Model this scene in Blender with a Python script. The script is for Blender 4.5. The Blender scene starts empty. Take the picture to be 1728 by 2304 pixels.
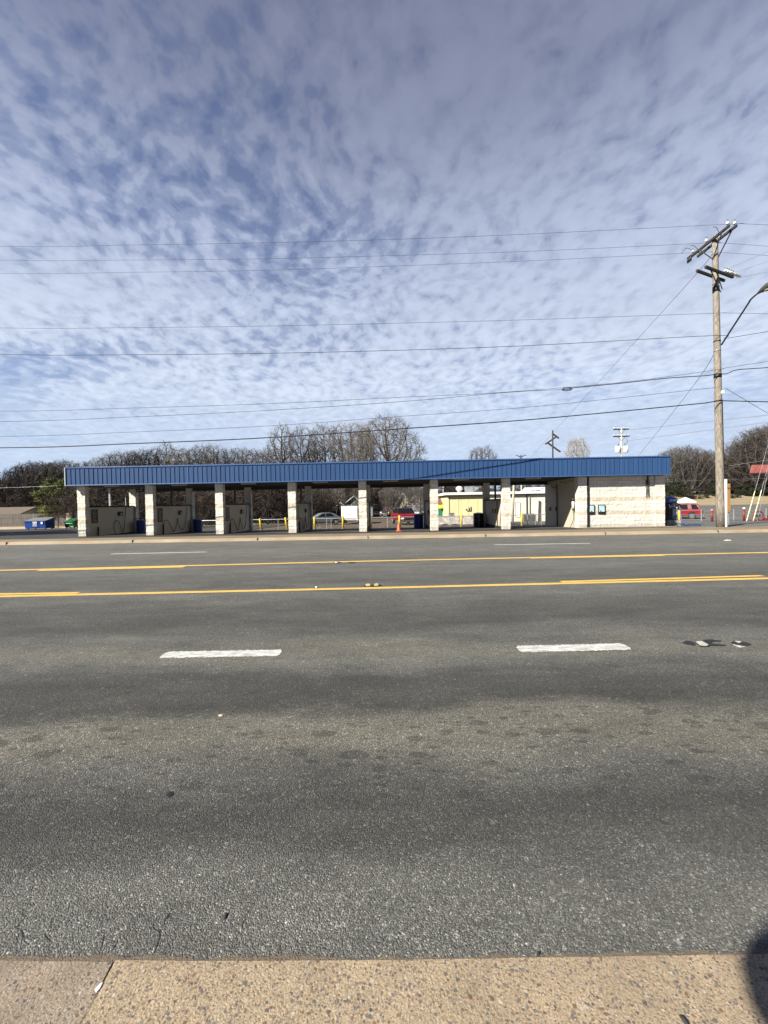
import bpy, math, random
from mathutils import Vector, Matrix, noise as mnoise
R = math.radians
C = bpy.context.scene.collection
scn = bpy.context.scene

# ------------------------------------------------------------------ camera
H = 1.70; FPX = 866.0; PITCH = R(1.058); ROLL = math.atan(0.0178)
fw = Vector((0, math.cos(PITCH), -math.sin(PITCH)))
r0 = Vector((1, 0, 0)); u0 = r0.cross(fw)
cr = (r0*math.cos(ROLL) - u0*math.sin(ROLL)); cu = (u0*math.cos(ROLL) + r0*math.sin(ROLL))
cd = bpy.data.cameras.new("camera"); cam = bpy.data.objects.new("camera", cd); C.objects.link(cam)
cam.matrix_world = Matrix(((cr.x, cu.x, -fw.x, 0), (cr.y, cu.y, -fw.y, 0), (cr.z, cu.z, -fw.z, H), (0, 0, 0, 1)))
cd.sensor_fit = 'VERTICAL'; cd.sensor_height = 36; cd.lens = FPX/2304*36
cd.clip_start = 0.05; cd.clip_end = 3000
scn.camera = cam
def ray(px, py): return fw + cr*((px-864)/FPX) + cu*((1152-py)/FPX)
def gnd(px, py, z=0.0):
    d = ray(px, py); t = (z-H)/d.z
    return Vector((d.x*t, d.y*t, z))
def at(px, py, Y):
    d = ray(px, py); t = Y/d.y
    return Vector((d.x*t, Y, H+d.z*t))

# ------------------------------------------------------------------ ground height
def lerp_tab(tab, v):
    if v <= tab[0][0]: return tab[0][1]
    for (a, fa), (b, fb) in zip(tab, tab[1:]):
        if v <= b: return fa+(fb-fa)*(v-a)/(b-a)
    return tab[-1][1]
TMID = [(20, .12), (23.5, .10), (29, -.10), (34, -.31), (44, -.50), (50, -.62), (70, -.5), (100, 1.6), (140, 5), (220, 9), (500, 10)]
TRIGHT = [(44, 0), (60, 1.15), (80, 2.2), (120, 1.5), (200, 0)]
def gz(x, y):
    s = min(1, max(0, (x-20)/14)); s = s*s*(3-2*s)
    return lerp_tab(TMID, y) + s*lerp_tab(TRIGHT, y)

# ------------------------------------------------------------------ mesh helper
class MB:
    def __init__(s): s.v = []; s.f = []
    def quad(s, a, b, c, d):
        i = len(s.v); s.v += [tuple(a), tuple(b), tuple(c), tuple(d)]; s.f.append((i, i+1, i+2, i+3)); return s
    def poly(s, pts):
        i = len(s.v); s.v += [tuple(p) for p in pts]; s.f.append(tuple(range(i, i+len(pts)))); return s
    def box(s, x0, x1, y0, y1, z0, z1, M=None):
        i = len(s.v)
        vs = [Vector(p) for p in ((x0,y0,z0),(x1,y0,z0),(x1,y1,z0),(x0,y1,z0),(x0,y0,z1),(x1,y0,z1),(x1,y1,z1),(x0,y1,z1))]
        if M: vs = [M @ v for v in vs]
        s.v += [tuple(v) for v in vs]
        s.f += [(i,i+3,i+2,i+1),(i+4,i+5,i+6,i+7),(i,i+1,i+5,i+4),(i+1,i+2,i+6,i+5),(i+2,i+3,i+7,i+6),(i+3,i,i+4,i+7)]
        return s
    def tube(s, pts, rad, n=8, cap=True):
        pts = [Vector(p) for p in pts]; m = len(pts)
        if not hasattr(rad, '__len__'): rad = [rad]*m
        b = len(s.v); ref = None
        for k, p in enumerate(pts):
            d = (pts[min(k+1, m-1)]-pts[max(k-1, 0)])
            if d.length < 1e-9: d = Vector((0,0,1))
            d.normalize()
            if ref is None: ref = Vector((1,0,0)) if abs(d.x) < .8 else Vector((0,1,0))
            a = d.cross(ref).normalized(); c = a.cross(d); ref = c
            for q in range(n):
                t = 2*math.pi*q/n
                w = p + (a*math.cos(t)+c*math.sin(t))*rad[k]
                s.v.append((w.x, w.y, w.z))
        for k in range(m-1):
            for q in range(n):
                q2 = (q+1) % n
                s.f.append((b+k*n+q, b+k*n+q2, b+(k+1)*n+q2, b+(k+1)*n+q))
        if cap:
            s.f.append(tuple(b+q for q in reversed(range(n)))); s.f.append(tuple(b+(m-1)*n+q for q in range(n)))
        return s
    def cyl(s, x, y, z0, z1, r, n=16, r2=None):
        return s.tube([(x,y,z0),(x,y,z1)], [r, r if r2 is None else r2], n)
    def prism(s, prof, y0, y1, inset=None, M=None):
        # prof: list of (x,z) polygon, extruded along y
        n = len(prof); b = len(s.v)
        vs = [Vector((x, y0, z)) for x, z in prof]+[Vector((x, y1, z)) for x, z in prof]
        if M: vs = [M @ v for v in vs]
        s.v += [tuple(v) for v in vs]
        s.f.append(tuple(b+i for i in range(n))); s.f.append(tuple(b+n+i for i in reversed(range(n))))
        for i in range(n):
            j = (i+1) % n
            s.f.append((b+j, b+i, b+n+i, b+n+j))
        return s
    def build(s, name, mat, parent=None, smooth=False, bevel=0, seg=2):
        me = bpy.data.meshes.new(name); me.from_pydata(s.v, [], s.f); me.update()
        if mat is not None: me.materials.append(mat)
        if smooth:
            for p in me.polygons: p.use_smooth = True
        o = bpy.data.objects.new(name, me); C.objects.link(o)
        if parent is not None: o.parent = parent
        if bevel:
            m = o.modifiers.new("bevel", 'BEVEL'); m.width = bevel; m.segments = seg; m.limit_method = 'ANGLE'; m.angle_limit = R(40)
        return o

def tag(o, label=None, cat=None, group=None, kind=None):
    if label: o['label'] = label
    if cat: o['category'] = cat
    if group: o['group'] = group
    if kind: o['kind'] = kind
    return o
def empty(name, loc, rz=0, label=None, cat=None, group=None):
    o = bpy.data.objects.new(name, None); C.objects.link(o); o.empty_display_size = .2
    o.location = loc; o.rotation_euler = (0, 0, rz)
    return tag(o, label, cat, group)
def copy_tree(o, parent=None):
    kids = [k for k in bpy.data.objects if k.parent == o]
    c = o.copy(); C.objects.link(c)
    if parent is not None: c.parent = parent
    for k in kids: copy_tree(k, c)
    return c

# ------------------------------------------------------------------ materials
class NT:
    def __init__(s, nt): s.nt = nt
    def n(s, t, **kw):
        nd = s.nt.nodes.new(t)
        for k, v in kw.items(): setattr(nd, k, v)
        return nd
    def l(s, a, b): s.nt.links.new(a, b)
    def val(s, sock, v):
        if hasattr(v, 'is_output') or isinstance(v, bpy.types.NodeSocket): s.l(v, sock)
        else: sock.default_value = v
    def math(s, op, a, b=0.0, clamp=False):
        m = s.n('ShaderNodeMath', operation=op, use_clamp=clamp); s.val(m.inputs[0], a); s.val(m.inputs[1], b); return m.outputs[0]
    def ramp(s, fac, stops, interp='LINEAR'):
        r = s.n('ShaderNodeValToRGB'); cr_ = r.color_ramp; cr_.interpolation = interp
        while len(cr_.elements) < len(stops): cr_.elements.new(0.5)
        for e, (p, c) in zip(cr_.elements, stops):
            e.position = p; e.color = (c, c, c, 1) if not hasattr(c, '__len__') else (c[0], c[1], c[2], 1)
        s.l(fac, r.inputs[0]); return r.outputs[0]
    def mix(s, fac, a, b, mode='MIX'):
        m = s.n('ShaderNodeMix', data_type='RGBA', blend_type=mode)
        s.val(m.inputs[0], fac)
        for sock, v in ((m.inputs[6], a), (m.inputs[7], b)):
            if isinstance(v, bpy.types.NodeSocket): s.l(v, sock)
            else: sock.default_value = (v[0], v[1], v[2], 1)
        return m.outputs[2]
    def noise(s, vec, scale, detail=3, rough=.5, dist=0):
        t = s.n('ShaderNodeTexNoise'); t.inputs['Scale'].default_value = scale; t.inputs['Detail'].default_value = detail
        t.inputs['Roughness'].default_value = rough; t.inputs['Distortion'].default_value = dist
        if vec is not None: s.l(vec, t.inputs['Vector'])
        return t.outputs[0]
    def voro(s, vec, scale, feature='F1', rand=1):
        t = s.n('ShaderNodeTexVoronoi', feature=feature); t.inputs['Scale'].default_value = scale; t.inputs['Randomness'].default_value = rand
        if vec is not None: s.l(vec, t.inputs['Vector'])
        return t
    def mapping(s, vec, scale=(1,1,1), loc=(0,0,0), rot=(0,0,0)):
        m = s.n('ShaderNodeMapping'); m.inputs['Scale'].default_value = scale; m.inputs['Location'].default_value = loc; m.inputs['Rotation'].default_value = rot
        s.l(vec, m.inputs['Vector']); return m.outputs[0]
    def bump(s, h, strength, dist=.01):
        b = s.n('ShaderNodeBump'); b.inputs['Strength'].default_value = strength; b.inputs['Distance'].default_value = dist
        s.l(h, b.inputs['Height']); return b.outputs[0]
def newmat(name):
    m = bpy.data.materials.new(name); m.use_nodes = True; nt = m.node_tree; N = NT(nt)
    p = nt.nodes['Principled BSDF']; p.inputs['Roughness'].default_value = .7
    tc = N.n('ShaderNodeTexCoord'); return m, N, p, tc.outputs['Object']
def mat(name, col, rough=.6, metal=0.0, var=.18, scale=3.0, col2=None, bump=0, bscale=40, spec=.5, stretch=(1,1,1)):
    m, N, p, oc = newmat(name)
    oc2 = N.mapping(oc, stretch)
    a = tuple(c*(1-var) for c in col); b = tuple(min(1, c*(1+var)) for c in col) if col2 is None else col2
    f = N.ramp(N.noise(oc2, scale, 6, .65), [(.3, 0), (.7, 1)])
    c = N.mix(f, a, b); N.l(c, p.inputs['Base Color'])
    p.inputs['Roughness'].default_value = rough; p.inputs['Metallic'].default_value = metal
    p.inputs['Specular IOR Level'].default_value = spec
    if bump: N.l(N.bump(N.noise(oc2, bscale, 4, .6), bump, .02), p.inputs['Normal'])
    return m
M = {}
M['steel'] = mat('galvanised_steel', (.42,.43,.44), .45, .6)
M['white_metal'] = mat('white_painted_metal', (.78,.78,.75), .4)
M['grey_metal'] = mat('grey_painted_metal', (.17,.18,.18), .5)
M['black_metal'] = mat('black_metal', (.015,.015,.016), .5)
M['rubber'] = mat('black_rubber', (.018,.018,.018), .7)
M['dark_wood'] = mat('dark_creosote_wood', (.035,.03,.026), .85, var=.4, scale=6)
M['yellow_paint'] = mat('yellow_bollard_paint', (.75,.56,.05), .5)
M['red_paint'] = mat('red_post_paint', (.19,.022,.022), .5)
M['orange'] = mat('orange_plastic', (.58,.15,.06), .5)
M['glass'] = mat('dark_window_glass', (.012,.014,.016), .08, var=.1)
M['porcelain'] = mat('pale_porcelain', (.72,.74,.74), .25)
M['wire'] = mat('weathered_wire', (.09,.09,.10), .6)
M['cable'] = mat('black_cable_sheath', (.012,.012,.013), .6)
M['blue_plastic'] = mat('blue_plastic', (.015,.04,.20), .45)
M['blue_dumpster'] = mat('blue_dumpster_paint', (.012,.06,.30), .45, scale=2)
M['green_dumpster'] = mat('green_dumpster_paint', (.01,.13,.05), .5)
M['white'] = mat('plain_white', (.8,.8,.78), .6, var=.05)
M['tan_board'] = mat('bare_plywood', (.55,.30,.10), .7, scale=8)
M['beige_panel'] = mat('beige_wash_panel', (.66,.59,.46), .55, col2=(.50,.44,.33), scale=1.2)
M['dark_cap'] = mat('dark_wall_cap', (.03,.028,.025), .7)
M['ceiling'] = mat('dark_ceiling', (.025,.025,.025), .8)  # near-black base colour over the whole ceiling
M['roof_tar'] = mat('grey_roofing', (.2,.2,.2), .8)
M['chrome'] = mat('chrome', (.6,.6,.6), .2, 1)

def asphalt(name, base=.075, lanes=True):
    m, N, p, oc = newmat(name)
    v = N.voro(oc, 175); sep = N.n('ShaderNodeSeparateColor'); N.l(v.outputs['Color'], sep.inputs[0])
    chip = N.ramp(sep.outputs[0], [(0, .52), (.35, .80), (.62, 1.0), (.80, 1.25), (.94, 1.6), (1, 2.9)])
    v2 = N.voro(oc, 62); sep2 = N.n('ShaderNodeSeparateColor'); N.l(v2.outputs['Color'], sep2.inputs[0])
    chip2 = N.ramp(sep2.outputs[1], [(0, .85), (.92, 1.0), (.965, 1.4), (1, 2.4)])
    # tan-ness of each chip
    c0 = N.mix(sep.outputs[2], (base*.96, base*.985, base*.935), (base*1.08, base*1.04, base*.87))
    c1 = N.mix(1.0, c0, chip, 'MULTIPLY'); c1 = N.mix(.62, c1, N.mix(1.0, c1, chip2, 'MULTIPLY'))
    mott = N.ramp(N.noise(N.mapping(oc, (.5, 1.5, 1)), 1.5, 7, .68), [(.25, .66), (.75, 1.30)])
    c1 = N.mix(1.0, c1, mott, 'MULTIPLY')
    fine = N.ramp(N.noise(oc, 300, 2, .6), [(.3, .65), (.7, 1.35)])
    c1 = N.mix(1.0, c1, fine, 'MULTIPLY')
    if lanes:
        sx = N.n('ShaderNodeSeparateXYZ'); N.l(oc, sx.inputs[0])
        warp = N.math('MULTIPLY', N.math('SUBTRACT', N.noise(N.mapping(oc, (.5, 1.2, 1)), 1.0, 5, .6), .5), 1.35)
        warp = N.math('MULTIPLY', warp, N.math('MINIMUM', N.math('MULTIPLY', sx.outputs[1], .33), 2.0))
        yy = N.math('DIVIDE', N.math('ADD', sx.outputs[1], warp), 20.0)
        def q(y): return y/20.0
        band = N.ramp(yy, [(q(1.2), 1.15), (q(1.65), 1.12), (q(1.88), .66), (q(2.15), .52), (q(2.5), .92), (q(2.75), 1.22), (q(3.05), 1.12), (q(3.3), .52), (q(3.75), .58),
                           (q(4.25), 1.20), (q(4.7), 1.08), (q(5.6), .62), (q(6.6), .80), (q(7.6), 1.14), (q(8.5), .84), (q(9.4), .92), (q(10.4), 1.16), (q(12.5), 1.0), (q(14.6), 1.30), (q(16.5), 1.08), (q(18.5), 1.25)])
        c1 = N.mix(1.0, c1, band, 'MULTIPLY')
        tan = N.ramp(yy, [(q(2.4), 0), (q(2.8), .55), (q(3.1), .4), (q(3.35), 0), (q(4.1), .0), (q(4.4), .5), (q(4.9), 0)])
        c1 = N.mix(tan, c1, N.mix(1.0, c1, (1.12, 1.03, .84), 'MULTIPLY'))
        # oil drips, elongated along the road
        vs = N.voro(N.mapping(oc, (4.2, 9.5, 1)), 1.0); sp = N.n('ShaderNodeSeparateColor'); N.l(vs.outputs['Color'], sp.inputs[0])
        rad = N.math('MULTIPLY', N.math('POWER', sp.outputs[0], 2.6), .50)
        edge = N.math('ADD', vs.outputs['Distance'], N.math('MULTIPLY', N.math('SUBTRACT', N.noise(oc, 18, 4, .6), .5), .28))
        spot = N.math('LESS_THAN', edge, N.math('SUBTRACT', rad, .03))
        vs2 = N.voro(N.mapping(oc, (8.5, 24.0, 1), (3.3, 1.7, 0)), 1.0); sp2 = N.n('ShaderNodeSeparateColor'); N.l(vs2.outputs['Color'], sp2.inputs[0])
        e2 = N.math('ADD', vs2.outputs['Distance'], N.math('MULTIPLY', N.math('SUBTRACT', N.noise(oc, 45, 4, .6), .5), .5))
        spot = N.math('MAXIMUM', spot, N.math('LESS_THAN', e2, N.math('SUBTRACT', N.math('MULTIPLY', N.math('POWER', sp2.outputs[0], 2.2), .62), .10)))
        msk = N.ramp(yy, [(q(1.7), 0), (q(2.1), .35), (q(2.5), .9), (q(3.0), 1), (q(3.3), .3), (q(4.2), .4), (q(6), .2), (q(8), .4)])
        c1 = N.mix(N.math('MULTIPLY', N.math('MULTIPLY', spot, msk), .66), c1, N.mix(1.0, c1, (.42, .42, .44), 'MULTIPLY'))
    else:
        big = N.ramp(N.noise(oc, .35, 5, .6), [(.3, .7), (.7, 1.25)]); c1 = N.mix(1.0, c1, big, 'MULTIPLY')
        sx = N.n('ShaderNodeSeparateXYZ'); N.l(oc, sx.inputs[0])
        old = N.ramp(N.math('ADD', N.math('DIVIDE', sx.outputs[0], 100.0), N.math('MULTIPLY', N.noise(oc, .5, 4, .6), .06)), [(.16, 1.0), (.20, 2.5)])
        c1 = N.mix(1.0, c1, old, 'MULTIPLY')
    N.l(c1, p.inputs['Base Color']); p.inputs['Roughness'].default_value = .82; p.inputs['Specular IOR Level'].default_value = .35
    h = N.math('ADD', N.math('MULTIPLY', N.math('SUBTRACT', .6, v.outputs['Distance']), 1.0), N.math('MULTIPLY', N.noise(oc, 60, 3, .6), .6))
    N.l(N.bump(h, .8, .006), p.inputs['Normal'])
    return m
M['road'] = asphalt('road_asphalt', .110)
M['lot'] = asphalt('lot_asphalt', .052, False)

def aggregate(name, col, joint=None):
    m, N, p, oc = newmat(name)
    mott = N.noise(oc, 5, 5, .65)
    c = N.mix(N.ramp(mott, [(.3, 0), (.7, 1)]), tuple(x*.80 for x in col), tuple(x*1.18 for x in col))
    if joint:
        (jx0, jy0), (jx1, jy1) = joint
        sx = N.n('ShaderNodeSeparateXYZ'); N.l(oc, sx.inputs[0])
        # side of the joint line
        xl = N.math('ADD', N.math('MULTIPLY', N.math('SUBTRACT', sx.outputs[1], jy0), (jx1-jx0)/(jy1-jy0)), jx0)
        left = N.math('LESS_THAN', sx.outputs[0], xl)
        c = N.mix(left, c, N.mix(1.0, c, (.78, .81, .90), 'MULTIPLY'))
    g = N.ramp(N.noise(oc, 170, 3, .7), [(.25, .45), (.5, 1), (.8, 1.5)]); c = N.mix(1.0, c, g, 'MULTIPLY')
    hh = None
    for sc, th, k in ((38, .33, .85), (80, .48, .85), (20, .18, .85), (140, .48, .65), (60, .44, .8)):
        v = N.voro(N.mapping(oc, (1, 1.15, 1), (sc*.13, sc*.07, 0), (0, 0, sc*.1)), sc); s = N.n('ShaderNodeSeparateColor'); N.l(v.outputs['Color'], s.inputs[0])
        rr = N.math('MULTIPLY', N.math('POWER', s.outputs[0], 1.6), th)
        d = N.math('ADD', v.outputs['Distance'], N.math('MULTIPLY', N.math('SUBTRACT', N.noise(oc, sc*2.2, 2, .5), .5), .22))
        pm = N.math('LESS_THAN', d, rr)
        pc = N.ramp(s.outputs[1], [(0, (.06,.06,.065)), (.3, (.13,.13,.13)), (.55, (.19,.15,.11)), (.72, (.16,.07,.04)), (.85, (.33,.28,.21)), (1, (.5,.45,.38))])
        c = N.mix(N.math('MULTIPLY', pm, k), c, pc)
        hh = pm if hh is None else N.math('ADD', hh, pm)
    N.l(c, p.inputs['Base Color']); p.inputs['Roughness'].default_value = .8; p.inputs['Specular IOR Level'].default_value = .3
    h = N.math('ADD', N.math('MULTIPLY', hh, .25), N.noise(oc, 110, 4, .65))
    N.l(N.bump(h, .8, .008), p.inputs['Normal'])
    return m
J0 = gnd(258, 2157, .02); J1 = gnd(182, 2304, .02)
M['near_walk'] = aggregate('exposed_aggregate_concrete', (.35,.275,.182), ((J0.x, J0.y), (J1.x, J1.y)))
def concrete(name, col, sc=1.0, stains=True):
    m, N, p, oc = newmat(name)
    a = N.mix(N.ramp(N.noise(N.mapping(oc, (.5, 1, 1)), 1.4*sc, 7, .7), [(.28, 0), (.72, 1)]), tuple(x*.68 for x in col), tuple(x*1.2 for x in col))
    if stains: a = N.mix(N.ramp(N.noise(oc, .6, 6, .7), [(.5, 0), (.68, .55)]), a, (col[0]*.95, col[1]*.72, col[2]*.5))
    N.l(a, p.inputs['Base Color']); N.l(N.bump(N.noise(oc, 60, 4, .6), .35, .02), p.inputs['Normal']); p.inputs['Roughness'].default_value = .85
    return m
M['kerb'] = concrete('kerb_concrete', (.33,.27,.18))
M['walk'] = concrete('sidewalk_concrete', (.225,.18,.125))
M['slab'] = concrete('shade_darkened_floor', (.055,.052,.048), 1, False)  # base colour darkened so the shaded bay floor reads near black

def block(name, col, band, smooth=False):
    m, N, p, oc = newmat(name)
    s = N.n('ShaderNodeSeparateXYZ'); N.l(oc, s.inputs[0])
    cb = N.n('ShaderNodeCombineXYZ'); N.l(N.math('ADD', s.outputs[0], s.outputs[1]), cb.inputs[0]); N.l(s.outputs[2], cb.inputs[1])
    bt = N.n('ShaderNodeTexBrick'); N.l(cb.outputs[0], bt.inputs['Vector'])
    bt.inputs['Scale'].default_value = 1; bt.inputs['Brick Width'].default_value = .41; bt.inputs['Row Height'].default_value = .2
    bt.inputs['Mortar Size'].default_value = .010; bt.inputs['Mortar Smooth'].default_value = .3
    bt.inputs['Color1'].default_value = (*[x*.93 for x in col], 1); bt.inputs['Color2'].default_value = (*[min(1, x*1.05) for x in col], 1)
    bt.inputs['Mortar'].default_value = (*[x*.70 for x in col], 1)
    z = s.outputs[2]
    def inr(a, b): return N.math('MULTIPLY', N.math('GREATER_THAN', z, a), N.math('LESS_THAN', z, b))
    bm = N.math('ADD', inr(.80, 1.0), inr(1.60, 1.80))
    bandc = N.mix(N.ramp(N.noise(oc, 14, 5, .7), [(.3, 0), (.7, 1)]), tuple(x*.75 for x in band), tuple(x*1.2 for x in band))
    c = N.mix(bm, bt.outputs['Color'], bandc)
    pit = N.ramp(N.noise(oc, 26, 5, .72), [(.22, .76), (.42, 1), (.8, 1.06)]); c = N.mix(1.0, c, pit, 'MULTIPLY')
    big = N.ramp(N.noise(N.mapping(oc, (1, 1, .35)), 1.3, 5, .6), [(.3, .86), (.7, 1.05)]); c = N.mix(1.0, c, big, 'MULTIPLY')
    # splash-back dirt at the foot of the wall
    foot = N.math('MULTIPLY', N.math('LESS_THAN', N.math('ADD', z, N.math('MULTIPLY', N.noise(oc, 3.5, 5, .7), -.5)), -.02), .45)
    c = N.mix(foot, c, (.34, .29, .22))
    N.l(c, p.inputs['Base Color']); p.inputs['Roughness'].default_value = .9; p.inputs['Specular IOR Level'].default_value = .2
    h = N.math('SUBTRACT', N.noise(oc, 30, 5, .7), N.math('MULTIPLY', bt.outputs['Fac'], .8))
    N.l(N.bump(h, .5, .03), p.inputs['Normal'])
    return m
M['block'] = block('cream_split_face_block', (.72,.695,.61), (.585,.52,.40))

def blue_panel():
    m, N, p, oc = newmat('blue_ribbed_metal')
    c = N.mix(N.ramp(N.noise(N.mapping(oc, (3.7, 1, .25)), 1.0, 5, .6), [(.3, 0), (.7, 1)]), (.021,.062,.162), (.028,.079,.198))
    c = N.mix(N.ramp(N.noise(N.mapping(oc, (9, 1, .8)), 2.0, 5, .7), [(.55, 0), (.85, .25)]), c, (.10,.16,.26))
    N.l(c, p.inputs['Base Color']); p.inputs['Roughness'].default_value = .42; p.inputs['Metallic'].default_value = .0
    return m
M['blue'] = blue_panel()
M['blue_trim'] = mat('blue_trim_metal', (.045,.105,.26), .4)

def paint(name, col, wear=.42, under=.085):
    m, N, p, oc = newmat(name)
    w = N.ramp(N.noise(N.mapping(oc, (1, 4, 1)), 6, 8, .8), [(wear-.1, 0), (wear+.08, 1)])
    g = N.ramp(N.noise(oc, 120, 3, .7), [(.3, .72), (.7, 1.08)])
    c = N.mix(1.0, N.mix(w, (col[0]*.35+under*.6, col[1]*.35+under*.6, col[2]*.35+under*.6), col), g, 'MULTIPLY')
    N.l(c, p.inputs['Base Color']); p.inputs['Roughness'].default_value = .75
    N.l(N.bump(N.noise(oc, 130, 3, .6), .5, .005), p.inputs['Normal'])
    return m
M['white_line'] = paint('worn_white_road_paint', (.70,.70,.66), .49)
M['yellow_line'] = paint('worn_yellow_road_paint', (.72,.47,.11), .39)

def bark(name, a, b, sc=(14, 14, 1.5)):
    m, N, p, oc = newmat(name)
    f = N.ramp(N.noise(N.mapping(oc, sc), 1.0, 7, .7, .4), [(.3, 0), (.65, 1)])
    N.l(N.mix(f, a, b), p.inputs['Base Color']); p.inputs['Roughness'].default_value = .9
    N.l(N.bump(f, .5, .02), p.inputs['Normal'])
    return m
M['pole_wood'] = bark('weathered_pole_wood', (.075,.062,.048), (.34,.30,.24), (15, 15, 3.2))
M['bark'] = bark('grey_brown_bark', (.030,.026,.022), (.095,.082,.068), (3, 3, .8))
M['twig'] = mat('bare_twigs', (.125,.113,.098), .9, var=.35, scale=.8)
M['twig_pale'] = mat('pale_bare_twigs', (.24,.21,.165), .9, var=.25, scale=.8)
M['twig_dark'] = mat('dark_bare_twigs', (.056,.047,.040), .9, var=.4, scale=.6)
M['dry_leaf'] = mat('dry_brown_leaves', (.085,.052,.033), .9, col2=(.045,.029,.02), scale=2)
M['evergreen'] = mat('evergreen_leaves', (.085,.11,.028), .8, col2=(.17,.19,.045), scale=1.5)
M['evergreen_dark'] = mat('dark_evergreen_leaves', (.014,.022,.010), .8, col2=(.035,.045,.016), scale=1.5)

def litter():
    m, N, p, oc = newmat('leaf_litter_ground')
    s = N.n('ShaderNodeSeparateXYZ'); N.l(oc, s.inputs[0])
    c = N.mix(N.ramp(N.noise(oc, .9, 8, .75), [(.3, 0), (.7, 1)]), (.04,.03,.021), (.14,.105,.072))
    v = N.voro(oc, 2.6); sc = N.n('ShaderNodeSeparateColor'); N.l(v.outputs['Color'], sc.inputs[0])
    c = N.mix(N.math('MULTIPLY', N.math('GREATER_THAN', sc.outputs[0], .82), N.math('LESS_THAN', v.outputs['Distance'], .35)), c, (.30,.26,.20))
    straw = N.mix(N.ramp(N.noise(N.mapping(oc, (.3, 1, 1)), 1.3, 7, .7), [(.3, 0), (.7, 1)]), (.21,.165,.095), (.40,.32,.19))
    fx = N.ramp(N.math('ADD', N.math('DIVIDE', s.outputs[0], 100.0), N.math('MULTIPLY', N.noise(oc, .2, 4, .6), .08)), [(.20, 0), (.27, 1)])
    c = N.mix(fx, c, straw)
    N.l(c, p.inputs['Base Color']); p.inputs['Roughness'].default_value = .95
    N.l(N.bump(N.noise(oc, 6, 6, .7), .8, .1), p.inputs['Normal'])
    return m
M['litter'] = litter()
M['sand'] = concrete('pale_dirt', (.48,.38,.25), .7, False)
M['fence_wood'] = bark('weathered_fence_boards', (.06,.053,.046), (.17,.155,.135), (7, 7, .5))
M['shingle'] = mat('brown_shingles', (.13,.105,.08), .9, scale=4)
M['house_white'] = mat('white_siding', (.72,.72,.68), .7, var=.08)
M['house_grey'] = mat('grey_green_siding', (.22,.25,.22), .8, var=.12, stretch=(.2,.2,6))
M['house_cream'] = mat('cream_siding', (.60,.54,.38), .7, var=.12)
M['shop_wall'] = mat('pale_yellow_metal_wall', (.70,.62,.34), .6, var=.10, scale=.8, stretch=(1,1,.3))
M['shop_white'] = mat('cream_white_wall', (.74,.70,.58), .6, var=.10, scale=.8)
M['red_body'] = mat('red_car_paint', (.22,.010,.018), .28, var=.05)
M['dark_red'] = mat('dark_red_paint', (.16,.02,.025), .3, var=.05)
M['white_body'] = mat('white_vehicle_paint', (.78,.78,.77), .35, var=.05)
M['silver_body'] = mat('silver_car_paint', (.42,.44,.46), .35, .3, var=.05)
M['black_body'] = mat('black_car_paint', (.012,.012,.014), .25, var=.05)
M['red_roof'] = mat('faded_red_metal', (.27,.09,.07), .55, var=.25, scale=2, stretch=(1,1,.3))
M['awning'] = mat('yellow_awning', (.75,.62,.03), .6)
M['green_door'] = mat('green_door_paint', (.01,.16,.08), .5)
M['rust'] = mat('dark_stain', (.06,.05,.045), .9)
M['stone'] = mat('rough_stone', (.24,.22,.19), .9, col2=(.45,.42,.36), scale=5, bump=.8, bscale=12)
M['screen'] = mat('pale_blue_panel', (.26,.52,.60), .25, col2=(.60,.74,.78), scale=9)
M['blue_cap'] = mat('blue_moulded_plastic', (.045,.16,.50), .4)
M['blue_hose'] = mat('blue_vacuum_hose', (.03,.065,.16), .5)
M['purple_decal'] = mat('violet_decal', (.30,.24,.55), .5, col2=(.6,.55,.8), scale=20)

# ------------------------------------------------------------------ world and sun
AZ = 54.0; EL = 34.5
to_sun = Vector((-math.sin(R(AZ))*math.cos(R(EL)), -math.cos(R(AZ))*math.cos(R(EL)), math.sin(R(EL))))
w = bpy.data.worlds.new("World"); scn.world = w; w.use_nodes = True
N = NT(w.node_tree); w.node_tree.nodes.clear()
out = N.n('ShaderNodeOutputWorld'); bg = N.n('ShaderNodeBackground'); N.l(bg.outputs[0], out.inputs[0])
sky = N.n('ShaderNodeTexSky', sky_type='NISHITA'); sky.sun_disc = False; sky.sun_elevation = R(EL); sky.sun_rotation = R(180+AZ)
sky.altitude = 100; sky.air_density = 1.0; sky.dust_density = .6; sky.ozone_density = 1.5
tc = N.n('ShaderNodeTexCoord').outputs['Generated']
sx = N.n('ShaderNodeSeparateXYZ'); N.l(tc, sx.inputs[0])
ZK = .20
zz = N.math('ADD', N.math('MAXIMUM', sx.outputs[2], .0), ZK)
cb = N.n('ShaderNodeCombineXYZ'); N.l(N.math('DIVIDE', sx.outputs[0], zz), cb.inputs[0]); N.l(N.math('DIVIDE', sx.outputs[1], zz), cb.inputs[1])
P = cb.outputs[0]
warp = N.n('ShaderNodeTexNoise'); warp.inputs['Scale'].default_value = 2.2; warp.inputs['Detail'].default_value = 2; N.l(P, warp.inputs['Vector'])
wv = N.n('ShaderNodeVectorMath', operation='MULTIPLY_ADD'); N.l(warp.outputs['Color'], wv.inputs[0]); wv.inputs[1].default_value = (.16, .16, 0); N.l(P, wv.inputs[2])
Pw = wv.outputs[0]
cells = N.noise(N.mapping(Pw, (1, .85, 1), (3.1, 1.7, 0), (0, 0, .5)), 21, 3, .5)
mid = N.noise(N.mapping(Pw, (1, .8, 1), (7.3, 2.1, 0)), 6.0, 4, .55)
big = N.noise(N.mapping(P, (1, 1, 1), (1.7, 5.2, 0)), 1.2, 3, .5)
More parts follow.
